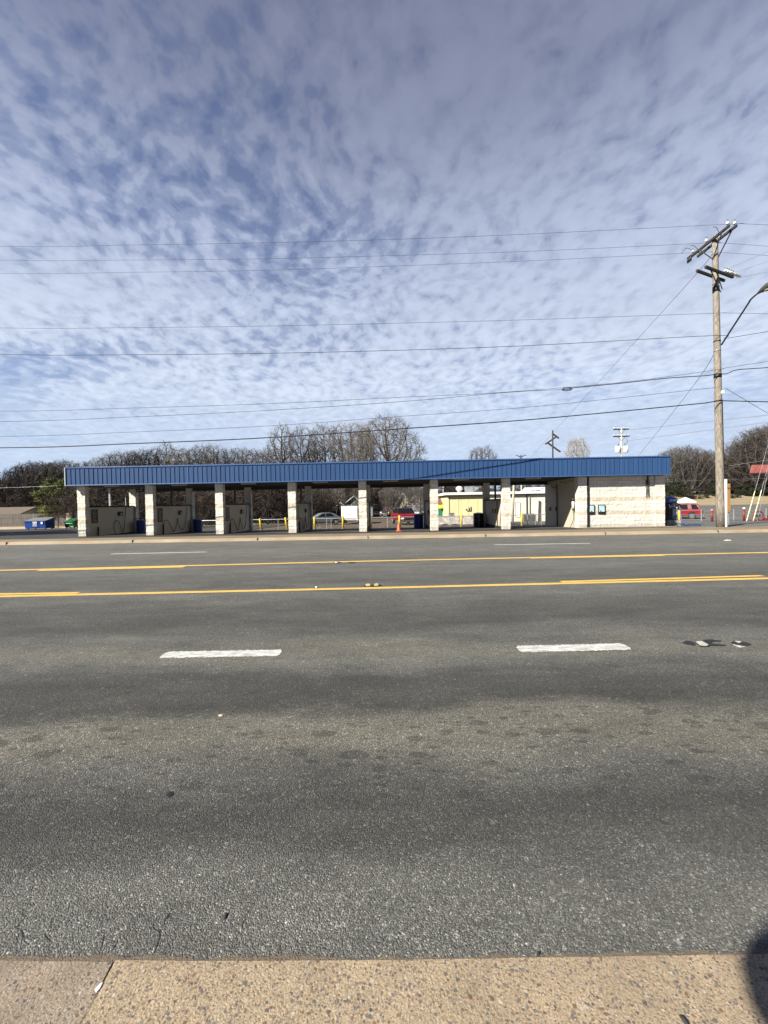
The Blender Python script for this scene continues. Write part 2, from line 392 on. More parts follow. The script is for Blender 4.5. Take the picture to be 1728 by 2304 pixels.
def blob(px, py, sxx, syy, amp):
    d = ray(px, py).normalized(); k = max(d.z, .0)+ZK
    dx = N.math('DIVIDE', N.math('SUBTRACT', N.n('ShaderNodeSeparateXYZ').outputs[0], 0), 1)
    s2 = N.n('ShaderNodeSeparateXYZ'); N.l(P, s2.inputs[0])
    a = N.math('POWER', N.math('ABSOLUTE', N.math('DIVIDE', N.math('SUBTRACT', s2.outputs[0], d.x/k), sxx)), 2.0)
    b = N.math('POWER', N.math('ABSOLUTE', N.math('DIVIDE', N.math('SUBTRACT', s2.outputs[1], d.y/k), syy)), 2.0)
    return N.math('MULTIPLY', N.math('EXPONENT', N.math('MULTIPLY', N.math('ADD', a, b), -1.0)), amp)
dens = N.math('ADD', N.math('MULTIPLY', N.math('SUBTRACT', cells, .5), N.ramp(sx.outputs[2], [(.05, .02), (.16, .18), (.30, .95), (.6, 1.05), (.8, .75)])), N.math('ADD', N.math('ADD', N.math('MULTIPLY', N.math('SUBTRACT', mid, .5), N.ramp(sx.outputs[2], [(.06, .08), (.16, .2), (.3, .42)])), .21), N.math('MULTIPLY', big, .55)))
gaps = [blob(700, 570, .34, .19, .13), blob(430, 420, .36, .20, .05), blob(90, 250, .14, .26, .15), blob(40, 820, .36, .20, .34), blob(1380, 330, .22, .11, .08)]
fill = [blob(1000, 250, .28, .20, .12), blob(200, 660, .45, .16, .18), blob(1350, 680, .6, .36, .16)]
for g in gaps: dens = N.math('SUBTRACT', dens, g)
for g in fill: dens = N.math('ADD', dens, g)
cov = N.ramp(dens, [(.15, .32), (.31, .58), (.46, .86), (.62, .98)], 'EASE')
low = N.ramp(sx.outputs[2], [(0.0, .62), (.10, .82), (.25, 1.0)])
cov = N.math('MULTIPLY', cov, low)
# unseen sky beside and behind the view: cloud faded, blue dimmed to deepen shade
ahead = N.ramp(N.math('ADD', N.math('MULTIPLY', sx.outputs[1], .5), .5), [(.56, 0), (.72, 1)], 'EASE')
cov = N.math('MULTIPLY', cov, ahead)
# cloud colour: pale near the horizon, darkened overhead with the lens vignetting put in
ccol = N.ramp(sx.outputs[2], [(0, (.37,.45,.565)), (.12, (.395,.46,.56)), (.30, (.395,.445,.54)), (.52, (.285,.325,.43)), (.70, (.150,.170,.245)), (.85, (.105,.116,.175)), (1, (.10,.11,.165))])
tex = N.ramp(N.math('ADD', N.math('MULTIPLY', cells, .6), N.math('MULTIPLY', mid, .4)), [(.35, .90), (.65, 1.07)])
ccol = N.mix(1.0, ccol, tex, 'MULTIPLY')
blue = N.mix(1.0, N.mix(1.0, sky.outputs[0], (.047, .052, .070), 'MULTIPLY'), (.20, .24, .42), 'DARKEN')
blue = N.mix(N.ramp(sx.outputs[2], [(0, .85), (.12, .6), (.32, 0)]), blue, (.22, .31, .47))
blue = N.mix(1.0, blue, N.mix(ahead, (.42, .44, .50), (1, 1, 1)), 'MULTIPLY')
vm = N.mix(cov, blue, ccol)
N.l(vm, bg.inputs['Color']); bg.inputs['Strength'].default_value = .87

sd = bpy.data.lights.new("sun", 'SUN'); sd.energy = 5.0; sd.angle = R(.53); sd.color = (1.0, .94, .84)
so = bpy.data.objects.new("sun", sd); C.objects.link(so)
so.rotation_euler = to_sun.to_track_quat('Z', 'Y').to_euler()
scn.cycles.diffuse_bounces = 1; scn.cycles.max_bounces = 6
scn.view_settings.view_transform = 'Standard'; scn.view_settings.look = 'None'; scn.view_settings.exposure = 1.0; scn.view_settings.gamma = 1

# ------------------------------------------------------------------ setting: ground, road, lot, pavements
KL = gnd(0, 1227); KR = gnd(1728, 1198)
def ykerb(x): return KL.y+(KR.y-KL.y)*(x-KL.x)/(KR.x-KL.x)
def grid(xs, ys, zf):
    mb = MB(); nx = len(xs)
    for y in ys:
        for x in xs: mb.v.append((x, y, zf(x, y)))
    for j in range(len(ys)-1):
        for i in range(nx-1):
            a = j*nx+i; mb.f.append((a, a+1, a+nx+1, a+nx))
    return mb
xs = sorted(set([-600,-400,-250,-150]+list(range(-100, 101, 2))+[150,250,400,600]))
ys = [-200,-60,-20,-4,0,10,18,20]+list(range(22, 160, 2))+[180,200,220,300,400,600]
def gzg(x, y):
    if y < 21: return -.06
    b = gz(x, y)-.03
    return b
g = grid(xs, ys, gzg).build('ground', M['litter']); tag(g, kind='structure')
mb = MB()
NE = [gnd(px, py, .02) for px, py in ((0, 2156), (450, 2162), (864, 2160), (1296, 2153), (1728, 2146))]
def ynear(x):
    y = lerp_tab([(p.x, p.y) for p in NE], x)
    return y + .0025*mnoise.noise((x*7, 1, 1))
rx = [-160,-100,-60,-40]+[i for i in range(-30, -3, 3)]+[i*.25 for i in range(-12, 13)]+[i for i in range(4, 31, 3)]+[40,60,100,160]
for a, b in zip(rx, rx[1:]):
    mb.quad((a, ynear(a)-.03, 0), (b, ynear(b)-.03, 0), (b, ykerb(b)+.05, 0), (a, ykerb(a)+.05, 0))
tag(mb.build('road', M['road']), kind='structure')
# parking lot asphalt: left and right of, and under, the building; follows the falling ground
def lot_sheet(x0, x1, y0, y1, step=2):
    mb = MB()
    xx = [x0+(x1-x0)*i/max(1, int((x1-x0)/step)) for i in range(max(1, int((x1-x0)/step))+1)]
    yy = sorted(set([y0]+[y for y in range(22, int(y1), 2) if y > y0]+[y1]))
    return grid(xx, yy, lambda x, y: gz(x, y)+.012)
lot = MB()
for (x0, x1, y0, y1) in ((-80, -12, 20.9, 49.5), (-12, 12, 20.9, 31.2), (12, 20, 20.9, 44), (20, 70, 20.9, 62)):
    s = lot_sheet(x0, x1, y0, y1); b = len(lot.v); lot.v += s.v; lot.f += [tuple(i+b for i in f) for f in s.f]
tag(lot.build('parking_lot', M['lot']), kind='structure')
# pale dirt verge beyond the left lot
tag(grid([-80,-60,-40,-30,-20,-12], [49.5,52,55,58,61], lambda x, y: gz(x, y)+.02).build('dirt_verge', M['sand']), kind='structure')
# far kerb and sidewalk
kx = [-150,-80]+list(range(-30, 31, 3))+[80,150]
kb = MB(); wk = MB()
for a, b in zip(kx, kx[1:]):
    p0 = [(0, .004), (.05, .10), (.12, .145), (.30, .15)]
    for (d0, z0), (d1, z1) in zip(p0, p0[1:]):
        kb.quad((a, ykerb(a)+d0, z0), (b, ykerb(b)+d0, z0), (b, ykerb(b)+d1, z1), (a, ykerb(a)+d1, z1))
    wk.quad((a, ykerb(a)+.31, .146), (b, ykerb(b)+.31, .146), (b, 21.25, .150), (a, 21.25, .150))
    wk.quad((a, 21.25, .150), (b, 21.25, .150), (b, 21.3, .08), (a, 21.3, .08))
tag(kb.build('kerb', M['kerb']), kind='structure'); tag(wk.build('sidewalk', M['walk']), kind='structure')
jt = MB()
for px in (78, 340, 600, 830, 1075, 1325, 1560):
    p = gnd(px, 1215-px*.0168, .15); x = p.x
    jt.box(x-.007, x+.007, ykerb(x)+.10, ykerb(x)+.31, .1485, .1535); jt.box(x-.007, x+.007, ykerb(x)-.003, ykerb(x)+.10, .005, .146)
tag(jt.build('kerb_joints', M['rust']), kind='structure')
# near sidewalk of exposed aggregate with an open joint
nw = MB(); jd = (J1-J0); 
def jx(y): return J0.x+(J1.x-J0.x)*(y-J0.y)/(J1.y-J0.y)
segs = [i*.05 for i in range(0, 90)]
def edge(x): return ynear(x)
yb = -2.0
lx_ = [-60,-20,-8,-4]+[-4+.1*i for i in range(1, 33)]
prev = None
XL = [x for x in lx_ if x < jx(1.43)-.02]+[jx(ynear(J0.x))-.006]
for a, b in zip(XL, XL[1:]):
    aa = a if a > -20 else a
    nw.quad((a+(jx(yb)-J0.x if b == XL[-1] and False else 0), yb, .012), (b if b != XL[-1] else jx(yb)-.006, yb, .012), (b, edge(b), .012), (a, edge(a), .012))
XR = [jx(ynear(J0.x))+.006]+[J0.x+.1*i for i in range(1, 45)]+[5,8,20,60]
for a, b in zip(XR, XR[1:]):
    ab = a if a != XR[0] else jx(yb)+.006
    nw.quad((ab, yb, .022), (b, yb, .022), (b, edge(b), .020), (a, edge(a), .020))
    nw.quad((a, edge(a), .020), (b, edge(b), .020), (b, edge(b)+.006, -.01), (a, edge(a)+.006, -.01))
nwo = tag(nw.build('near_sidewalk', M['near_walk']), kind='structure')
sm = MB(); sm.quad((-60, -2, -.004), (60, -2, -.004), (60, 1.40, -.004), (-60, 1.40, -.004))
tag(sm.build('joint_bed', mat('joint_dirt', (.05,.042,.035), .95, scale=40)), kind='structure')
dl = MB(); xx = -4.0
rng = random.Random(3)
dm = mat('gutter_grit', (.17,.135,.095), .95, scale=60, bump=.8, bscale=150)
px_ = [-4+.06*i for i in range(140)]
offs = [.012+.022*abs(mnoise.noise((x*4, 3, 1)))+.012*rng.random() for x in px_]
for (a, oa), (b, ob) in zip(list(zip(px_, offs)), list(zip(px_, offs))[1:]):
    dl.quad((a, edge(a)-.004, .0045), (b, edge(b)-.004, .0045), (b, edge(b)+ob, .0042), (a, edge(a)+oa, .0042))
tag(dl.build('gutter_grit', dm), kind='stuff')
# behind the camera: a verge of dry grass
tag(MB().quad((-200, -80, -.02), (200, -80, -.02), (200, -2, -.02), (-200, -2, -.02)).build('verge', mat('dark_winter_grass', (.045,.045,.026), .95, scale=2, bump=.8, bscale=20)), kind='structure')

# short hairline cracks in the road edge by the near pavement
ck = MB(); rg = random.Random(12)
def crack(pxs, wd):
    P_ = [gnd(*p) for p in pxs]; pts = []
    for a, b in zip(P_, P_[1:]):
        n = max(3, int((b-a).length/.03))
        for q in range(n): pts.append(a.lerp(b, q/n)+Vector((rg.gauss(0, .006), rg.gauss(0, .006), 0)))
    pts.append(P_[-1]); m = len(pts)
    for q in range(m-1):
        a, b = pts[q], pts[q+1]; d = (b-a).normalized(); nn = Vector((-d.y, d.x, 0))
        wa = wd*(.25+.75*math.sin(math.pi*(q+.3)/m))*rg.uniform(.5, 1.2)
        ck.quad((*(a-nn*wa)[:2], .0015), (*(b-nn*wa)[:2], .0015), (*(b+nn*wa)[:2], .0015), (*(a+nn*wa)[:2], .0015))
for c_, w_ in (([(56,2045),(48,2075),(34,2092),(48,2120)], .0018), ([(334,2080),(358,2100),(346,2146)], .0024), ([(352,2090),(382,2060)], .0014), ([(236,2100),(229,2132)], .0016), ([(562,2048),(544,2082)], .0014), ([(120,2060),(105,2095),(112,2118)], .0013), ([(398,2030),(372,2068)], .0012), ([(1258,2090),(1246,2132)], .0013), ([(246,2148),(262,2122)], .0016)):
    crack(c_, w_)
tag(ck.build('road_cracks', mat('crack_dirt', (.018,.017,.016), .95)), kind='structure')

# ------------------------------------------------------------------ road markings
def strip(p, q, wd, n, z=.004, jag=.1, seed=1, slant=0.0, taper=False):
    rg = random.Random(seed); mb = MB(); p = Vector(p); q = Vector(q); d = (q-p); L = d.length; d.normalize(); nn = Vector((-d.y, d.x, 0))
    pts = []
    for i in range(n+1):
        c = p+d*L*i/n
        k = wd/2*(1 if not taper else min(1, .55+.45*min(i, n-i)/(n*.02)))
        pts.append((c+nn*(k*(1+jag*(rg.random()-.5)))+d*slant*(1 if i in (0, n) else 0), c-nn*(k*(1+jag*(rg.random()-.5)))-d*slant*(1 if i in (0, n) else 0)))
    for a, b in zip(pts, pts[1:]): mb.quad((*a[1][:2], z), (*b[1][:2], z), (*b[0][:2], z), (*a[0][:2], z))
    return mb
def polyline_strip(pxs, wd, z, seed, n=30):
    mb = MB()
    P_ = [gnd(*p) for p in pxs]
    for i, (a, b) in enumerate(zip(P_, P_[1:])):
        s = strip(a, b, wd, n, z, .24, seed+i, 0.0, True); k = len(mb.v); mb.v += s.v; mb.f += [tuple(t+k for t in f) for f in s.f]
    return mb
LNG = "lane markings"
tag(polyline_strip([(366, 1474), (632, 1469)], .19, .004, 5, 90).build('lane_dash', M['white_line']), 'thick worn white lane dash, left one of the near pair on the road', 'road marking', LNG)
tag(polyline_strip([(1165, 1461), (1412, 1455)], .20, .004, 9, 90).build('lane_dash', M['white_line']), 'thick white lane dash with fresh paint, right one of the near pair', 'road marking', LNG)
tag(polyline_strip([(249, 1246.5), (465, 1242)], .18, .004, 11).build('lane_dash', M['white_line']), 'thin distant white lane dash in front of the left wash bays', 'road marking', LNG)
tag(polyline_strip([(1111, 1226), (1329, 1222.6)], .18, .004, 13).build('lane_dash', M['white_line']), 'thin distant white lane dash in front of the car wash office', 'road marking', LNG)
def ext(a, b, e=60):
    p, q = gnd(*a), gnd(*b); d = (q-p).normalized(); return p-d*e, q+d*e
p0, p3 = ext((0, 1341), (1728, 1301.5))
def wstrip(pts, wd, z, seed, n=40):
    mb = MB()
    for i, (a, b) in enumerate(zip(pts, pts[1:])):
        s = strip(a, b, wd, n, z, .14, seed+i); k = len(mb.v); mb.v += s.v; mb.f += [tuple(t+k for t in f) for f in s.f]
    return mb
ln = wstrip([p0, gnd(0, 1342), gnd(864, 1322.8), gnd(1728, 1301.5), p3], .165, .004, 21)
for a in (wstrip([gnd(-40, 1338), gnd(177, 1334.5)], .14, .008, 31), wstrip([gnd(1262, 1309.5), gnd(1716, 1296)], .14, .008, 33)):
    k = len(ln.v); ln.v += a.v; ln.f += [tuple(t+k for t in f) for f in a.f]
tag(ln.build('yellow_centre_line', M['yellow_line']), 'nearer of two long yellow centre lines, doubled at its right end', 'road marking', 'yellow centre lines')
p0, p3 = ext((0, 1283.5), (1728, 1243.2))
ln = wstrip([p0, gnd(0, 1283.5), gnd(864, 1261.8), gnd(1728, 1243.2), p3], .20, .004, 41)
for a in (wstrip([gnd(88, 1283.5), gnd(416, 1275.5)], .27, .008, 43), wstrip([gnd(1192, 1256), gnd(1491, 1250)], .25, .008, 45)):
    k = len(ln.v); ln.v += a.v; ln.f += [tuple(t+k for t in f) for f in a.f]
tag(ln.build('yellow_centre_line', M['yellow_line']), 'farther of two long yellow centre lines, nearest the car wash', 'road marking', 'yellow centre lines')
# tar pads and reflector remains
M['old_white'] = mat('scuffed_white', (.42,.42,.39), .7, var=.35, scale=25)
M['tar'] = mat('black_tar', (.012,.012,.013), .6, scale=30)
def blob_px(pts, z0, z1, name, m, parent):
    q = [gnd(*p) for p in pts]; mb = MB(); n = len(q)
    b = 0; mb.v = [(a.x, a.y, z0) for a in q]+[(a.x, a.y, z1) for a in q]
    mb.f = [tuple(n+i for i in reversed(range(n)))]+[(i, (i+1) % n, n+(i+1) % n, n+i) for i in range(n)]
    mb.f[0] = tuple(n+i for i in range(n))
    return mb.build(name, m, parent)
def ell(cx, cy, a, b, n=18, s=0): return [(cx+a*math.cos(2*math.pi*i/n)*(1+.08*math.sin(i*2.7+s)), cy+b*math.sin(2*math.pi*i/n)) for i in range(n)]
def zp(x, y): return (1480+x/6.69, 1360+y/6.69)
e = empty('marker_remains', gnd(1600, 1448), 0, 'black and white remains of lane markers at the right of the road', 'road marker')
def rel(o): o.matrix_parent_inverse = e_inv; return o
e_inv = Matrix.Translation(-e.location)
rel(blob_px([zp(*p) for p in ((372,582),(400,562),(450,556),(510,562),(550,582),(575,615),(530,620),(440,606))], .0, .008, 'tar_patch', M['tar'], e))
rel(blob_px([zp(*p) for p in ((555,575),(665,565),(700,540),(800,534),(960,556),(900,560),(810,566),(820,596),(900,606),(1030,618),(990,628),(800,622),(770,638),(640,636))], .0, .009, 'tar_patch', M['tar'], e))
rel(blob_px([zp(*p) for p in ((570,575),(665,566),(765,622),(740,634),(640,630))], .009, .014, 'white_marker', M['old_white'], e))
rel(blob_px([zp(*p) for p in ((1105,580),(1130,562),(1250,562),(1340,580),(1410,606),(1350,628),(1250,622),(1140,602))], .0, .008, 'tar_patch', M['tar'], e))
rel(blob_px([zp(*p) for p in ((1165,565),(1240,566),(1262,578),(1225,590))], .008, .013, 'white_marker', M['old_white'], e))
rel(blob_px([zp(*p) for p in ((1130,606),(1240,626),(1315,640),(1250,648),(1180,628))], .0, .006, 'white_marker', M['old_white'], e))
def zq(x, y): return (640+x/5.18, 1250+y/5.18)
e = empty('road_stud_pair', gnd(837, 1318), 0, 'pair of pale yellow road studs on black pads by the nearer yellow line', 'road stud', 'road studs'); e_inv = Matrix.Translation(-e.location)
rel(blob_px([zq(*p) for p in ((918,356),(965,340),(1005,344),(1035,348),(1070,334),(1135,350),(1100,362),(1040,366),(1000,362),(950,368))], .0, .01, 'tar_pad', M['tar'], e))
yl = mat('pale_yellow_reflector', (.50,.42,.18), .5)
rel(blob_px([zq(*p) for p in ((945,352),(968,342),(1000,346),(1000,362),(960,364))], .01, .03, 'reflector', yl, e))
rel(blob_px([zq(*p) for p in ((1045,350),(1068,337),(1092,342),(1095,360),(1055,362))], .01, .03, 'reflector', yl, e))
e = empty('road_stud_pair', gnd(777, 1266), 0, 'two flat black tar pads under the farther yellow line', 'road stud', 'road studs'); e_inv = Matrix.Translation(-e.location)
for cx in (618, 784): rel(blob_px([zq(*p) for p in ell(cx, 84, 48, 7)], .0, .01, 'tar_pad', M['tar'], e))
rel(blob_px([zq(*p) for p in ell(602, 86, 16, 3.5)], .01, .02, 'reflector', M['white'], e))
e = empty('road_stud', gnd(711, 1324), 0, 'single small white road stud touching the nearer yellow line', 'road stud', 'road studs'); e_inv = Matrix.Translation(-e.location)
rel(blob_px([zq(*p) for p in ell(366, 377, 22, 9)], .0, .01, 'tar_pad', M['tar'], e)); rel(blob_px([zq(*p) for p in ell(370, 379, 13, 6)], .01, .025, 'reflector', M['white'], e))
# litter
def pebble(name, px, py, r, m, label, cat, z=0.0, sq=.6, seed=0):
    p = gnd(px, py, z); mb = MB(); rg = random.Random(seed); n = 9
    for k, (rr, zz_) in enumerate(((.75, 0), (1, .35), (.8, .75), (.25, 1.0))):
        for i in range(n):
            t = 2*math.pi*i/n; q = r*rr*(1+.25*math.sin(t*2+seed)+.12*rg.random())
            mb.v.append((math.cos(t)*q, math.sin(t)*q*.7, zz_*r*sq))
    for k in range(3):
        for i in range(n): mb.f.append((k*n+i, k*n+(i+1) % n, (k+1)*n+(i+1) % n, (k+1)*n+i))
    mb.f.append(tuple(3*n+i for i in range(n)))
    o = mb.build(name, m, None, True); o.location = p; o.rotation_euler = (0, 0, seed*.9); tag(o, label, cat); return o
dk = mat('dark_stone', (.035,.033,.032), .8, scale=60); pale = mat('pale_stone', (.5,.4,.3), .8, scale=40)
pebble('stone', 1541, 2300, .014, dk, 'dark angular stone lying on the near tan pavement edge', 'stone', .022, .6, 2)
pebble('stone', 1488, 1851, .012, dk, 'small black stone alone on the grey road right of centre', 'stone', 0, .6, 4)
pebble('stone', 382, 1788, .028, M['tar'], 'flat black tar lump on the road left of centre', 'stone', 0, .15, 5)
pebble('stone', 497, 1610, .022, pale, 'pale pink flat pebble on the dark tyre band of the road', 'stone', 0, .3, 6)
pebble('stone', 1211, 2149, .011, dk, 'tiny black pebble against the near pavement joint line', 'stone', .0, .7, 8)
pebble('stone', 507, 2062, .012, dk, 'small dark pebble near the cracked road edge', 'stone', 0, .6, 9)
pp = MB(); q = [gnd(*a, .024) for a in ((225, 2212), (231, 2210), (224, 2224), (217, 2231), (213, 2226))]
pp.poly(reversed(q) if False else q); pp.v += [(x, y, z-.004) for x, y, z in pp.v[:5]]; pp.f.append((9,8,7,6,5)); pp.f += [(i, i+5, (i+1) % 5+5, (i+1) % 5) for i in range(5)]
tag(pp.build('paper_scrap', M['white']), 'torn white paper scrap stuck in the near pavement joint', 'litter')
sc = MB(); q = gnd(1637, 1216)
for i in range(5): sc.box(-.13+i*.05, -.08+i*.05, -.03+.02*(i % 2), .03, 0, .012+.008*(i % 3))
o = sc.build('crushed_litter', M['white']); o.location = q; tag(o, 'crushed white litter on the far traffic lane by the pole', 'litter')

# ------------------------------------------------------------------ the car wash
PSI = R(.95); BZ = .10
O_ = at(173.7, 1208, 23.17); O_.z = BZ
uu = Vector((math.cos(PSI), -math.sin(PSI), 0)); vv = Vector((math.sin(PSI), math.cos(PSI), 0))
def lx(px, ly=0.0, py=1130):
    d = ray(px, py); d = Vector((d.x, d.y, 0)); t = (O_.dot(vv)+ly)/d.dot(vv)
    return t*d.dot(uu)-O_.dot(uu)
def lz(px, py, ly=0.0):
    d = ray(px, py); dh = Vector((d.x, d.y, 0)); t = (O_.x*vv.x+O_.y*vv.y+ly)/dh.dot(vv)
    return H+d.z*t-BZ
def wpt(x, y, z=0): return O_+uu*x+vv*y+Vector((0, 0, z))
BLD = 'car_wash'
bld = empty('car_wash', O_, -PSI, 'long open-bay car wash with blue metal fascia and cream block pillars', 'car wash')
CEIL = 3.04; TOP = 4.12; LB = 4.62; CW = .46; CD = .32; FD = .45

def rough_box(mb, x0, x1, y0, y1, z0, z1, st=.055, amp=.013, seed=0):
    def ax(a, b): n = max(1, int(round((b-a)/st))); return [a+(b-a)*i/n for i in range(n+1)]
    X, Y, Z = ax(x0, x1), ax(y0, y1), ax(z0, z1); idx = {}
    def vert(x, y, z):
        k = (round(x, 4), round(y, 4), round(z, 4))
        if k in idx: return idx[k]
        p = Vector((x, y, z))
        n1 = mnoise.noise_vector(p*5+Vector((seed*3.1, 0, 0))); n2 = mnoise.noise_vector(p*16+Vector((0, seed, 7)))
        row = int(z/.2+1e-4); blk = mnoise.cell_vector(Vector((x/.41+(row % 2)*.5+seed*5, y/.41, row+.5)))
        d = (n1*.9+n2*.8)*amp + (blk-Vector((.5,.5,.5)))*amp*1.2
        q = (x+d.x, y+d.y, z)
        idx[k] = len(mb.v); mb.v.append(q); return idx[k]
    def sheet(A, B, fn, flip):
        for a0, a1 in zip(A, A[1:]):
            for b0, b1 in zip(B, B[1:]):
                f = [vert(*fn(a0, b0)), vert(*fn(a1, b0)), vert(*fn(a1, b1)), vert(*fn(a0, b1))]
                mb.f.append(tuple(reversed(f)) if flip else tuple(f))
    sheet(X, Z, lambda a, b: (a, y0, b), False); sheet(X, Z, lambda a, b: (a, y1, b), True)
    sheet(Y, Z, lambda a, b: (x0, a, b), True); sheet(Y, Z, lambda a, b: (x1, a, b), False)
    sheet(X, Y, lambda a, b: (a, b, z1), False)

cols = []
for i, (l, r_) in enumerate(((173.9, 191), (326.9, 343.6), (484.4, 501.7), (647.6, 665.3), (806.8, 824.4), (967.6, 985.9), (1129, 1148.3))):
    x0 = lx(l) if i < 3 else lx(r_)-CW
    cols.append((x0, x0+CW))
XO0 = lx(1301.5); XO1 = lx(1496.3)         # office extent
for i, (a, b) in enumerate(cols):
    mb = MB(); rough_box(mb, a, b, 0, CD, -.12, CEIL, seed=i+1); mb.build('column', M['block'], bld)
    mb = MB(); rough_box(mb, a, b, LB, LB+CD, -.30, CEIL, seed=i+11); mb.build('column', M['block'], bld)
# divider walls with fittings
M['sign_black'] = mat('black_sign_board', (.022,.02,.018), .5)
M['sign_tan'] = mat('faded_sign_lettering', (.28,.21,.12), .6)
def clocal(pts): return [Vector(p) for p in pts]
hoses = []
for i, (a, b) in enumerate(cols):
    c = (a+b)/2; t = .11; y0, y1 = CD+.002, LB-.002; wz = 1.76
    wall = MB().box(c-t, c+t, y0, y1, -.30, wz).build('divider_wall', M['beige_panel'], bld)
    MB().box(c-t-.015, c+t+.015, y0+.01, y1-.01, wz+.001, wz+.10).build('wall_cap', M['dark_cap'], wall)
    MB().box(c-.05, c+.05, 2.35, 2.45, wz+.10, CEIL).build('roof_post', M['black_metal'] if i else M['steel'], bld)
    MB().box(c-t-.004, c+t+.004, y0+.01, y1-.01, -.30, .16 if i > 3 else -.02).build('wall_base', M['dark_cap'], wall)
    if i < 4:
        s = c+t
        sg = MB().box(s+.001, s+.03, .62, 1.12, .78, 1.64).build('price_board', M['sign_black'], wall)
        mb = MB(); rg = random.Random(i)
        for k in range(9):
            z = .84+k*.085; mb.box(s+.0305, s+.034, .67, .67+.2+.2*rg.random(), z, z+.04)
        mb.build('board_lettering', M['sign_tan'], sg)
        bx = MB().box(s+.001, s+.10, 2.95, 3.30, 1.18, 1.46).build('selector_box', M['sign_black'], wall, bevel=.01)
        MB().box(s+.101, s+.105, 3.08, 3.20, 1.22, 1.34).build('dial_plate', M['beige_panel'], bx)
        if i < 2: MB().box(s+.001, s+.06, .38, .50, 1.15, 1.38).build('coin_box', M['steel'], wall, bevel=.01)
        # foam brush in its tube
        MB().tube([(s+.09, 1.02, -.02), (s+.07, 1.08, .62 if i else .52)], .045, 10).build('brush_tube', M['rubber'], wall)
        h = [(s+.07, 1.08, .60), (s+.09, 1.2, .82), (s+.10, 1.45, .88), (s+.09, 1.75, .62), (s+.08, 2.1, .18), (s+.07, 2.3, .12), (s+.07, 2.55, .5), (s+.07, 2.72, .95)]
        if i == 0: h = [(s+.07, 2.60, .02), (s+.09, 2.45, .25), (s+.1, 2.42, .6), (s+.1, 2.55, .85), (s+.09, 2.75, .87), (s+.08, 2.95, .72), (s+.08, 3.05, .4), (s+.07, 3.15, .08), (s+.07, 3.3, .06), (s+.07, 3.45, .5), (s+.06, 3.6, 1.3), (s+.05, 3.72, 1.9)]
        h2 = [(s+.06, 2.72, .95), (s+.09, 2.78, .6), (s+.10, 3.0, .22), (s+.09, 3.3, .16), (s+.08, 3.6, .45), (s+.06, 3.85, 1.1), (s+.06, 4.0, 1.74)]
        hoses.append((i, h, h2 if i else None))
    else:
        s = c-t
        for yy in (1.9, 2.5): MB().box(s-.05, s-.001, yy, yy+.09, .95, 1.22).build('wand_clip', M['black_metal'], wall, bevel=.01)
        MB().tube([(s-.03, 1.5, -.1), (s-.03, 1.5, wz)], .025, 8).build('supply_pipe', M['black_metal'], wall)
        if i >= 5: MB().tube([(s-.05, .55, 1.1), (s-.07, .6, .6), (s-.09, .75, .15), (s-.06, .5, -.03)], .02, 8, True).build('drain_hose', M['rubber'], wall)
def smooth(pts, k=4):
    P_ = [Vector(p) for p in pts]; o = []
    for i in range(len(P_)-1):
        p0 = P_[max(i-1, 0)]; p1 = P_[i]; p2 = P_[i+1]; p3 = P_[min(i+2, len(P_)-1)]
        for j in range(k):
            t = j/k
            o.append(.5*((2*p1)+(p2-p0)*t+(2*p0-5*p1+4*p2-p3)*t*t+(3*p1-p0-3*p2+p3)*t**3))
    return o+[P_[-1]]
HL = ['black hose looped against the far left wash bay wall', 'black hose hanging in a W on the second wash bay wall from the left', 'black hose with a tall loop on the third wash bay wall from the left', 'black hose peaked over a hook on the water-stained fourth bay wall']
for i, h, h2 in hoses:
    pts = smooth([wpt(*p) for p in h]); mb = MB().tube(pts, .017, 6)
    if h2: mb.tube(smooth([wpt(*p) for p in h2]), .017, 6)
    base = pts[0].copy()
    mb.v = [(x-base.x, y-base.y, z-base.z) for x, y, z in mb.v]
    o = mb.build('wash_hose', M['rubber'], None, True); o.location = base; tag(o, HL[i], 'hose', 'hoses on the wash bay walls')
# water stains on the fourth wall : a real chalky deposit
stn, Ns, ps, oc = newmat('chalky_stained_panel')
ss = Ns.n('ShaderNodeSeparateXYZ'); Ns.l(oc, ss.inputs[0])
f = Ns.ramp(Ns.noise(Ns.mapping(oc, (1, 9, .5)), 1.2, 5, .7), [(.45, 0), (.6, 1)])
f = Ns.math('MULTIPLY', f, Ns.ramp(Ns.math('ADD', Ns.math('MULTIPLY', ss.outputs[2], .5), .0), [(.1, 0), (.45, .9), (.75, .7), (.9, .2)]))
Ns.l(Ns.mix(f, (.40,.33,.23), (.72,.68,.58)), ps.inputs['Base Color'])
w4 = [o for o in bld.children if o.name.startswith('divider_wall')][3]; w4.data.materials[0] = stn

# fascia: real standing ribs
FX0 = lx(148.4, -FD, 1073); FX1 = lx(1508.6, -FD, 1045)
def ribbed(x0, x1, y, z0, z1, pitch=.2675):
    mb = MB(); n = int(round((x1-x0)/pitch)); pt = (x1-x0)/n; xs_ = []
    for i in range(n):
        a = x0+i*pt
        xs_ += [(a, 0), (a+.002, -.030), (a+.024, -.030), (a+.026, 0)]
        for k in (1, 2):
            c = a+.026+(pt-.026)*k/3; xs_ += [(c-.012, 0), (c-.006, -.005), (c+.006, -.005), (c+.012, 0)]
    xs_ += [(x1, 0)]
    for (a, d), (b, e_) in zip(xs_, xs_[1:]): mb.quad((a, y+d, z0), (b, y+e_, z0), (b, y+e_, z1), (a, y+d, z1))
    return mb
XS = lx(423, -FD, 1065)
for a, b in ((FX0, XS-.01), (XS+.01, FX1)):
    f_ = ribbed(a, b, -FD, CEIL+.05, TOP-.05).build('fascia', M['blue'], bld)
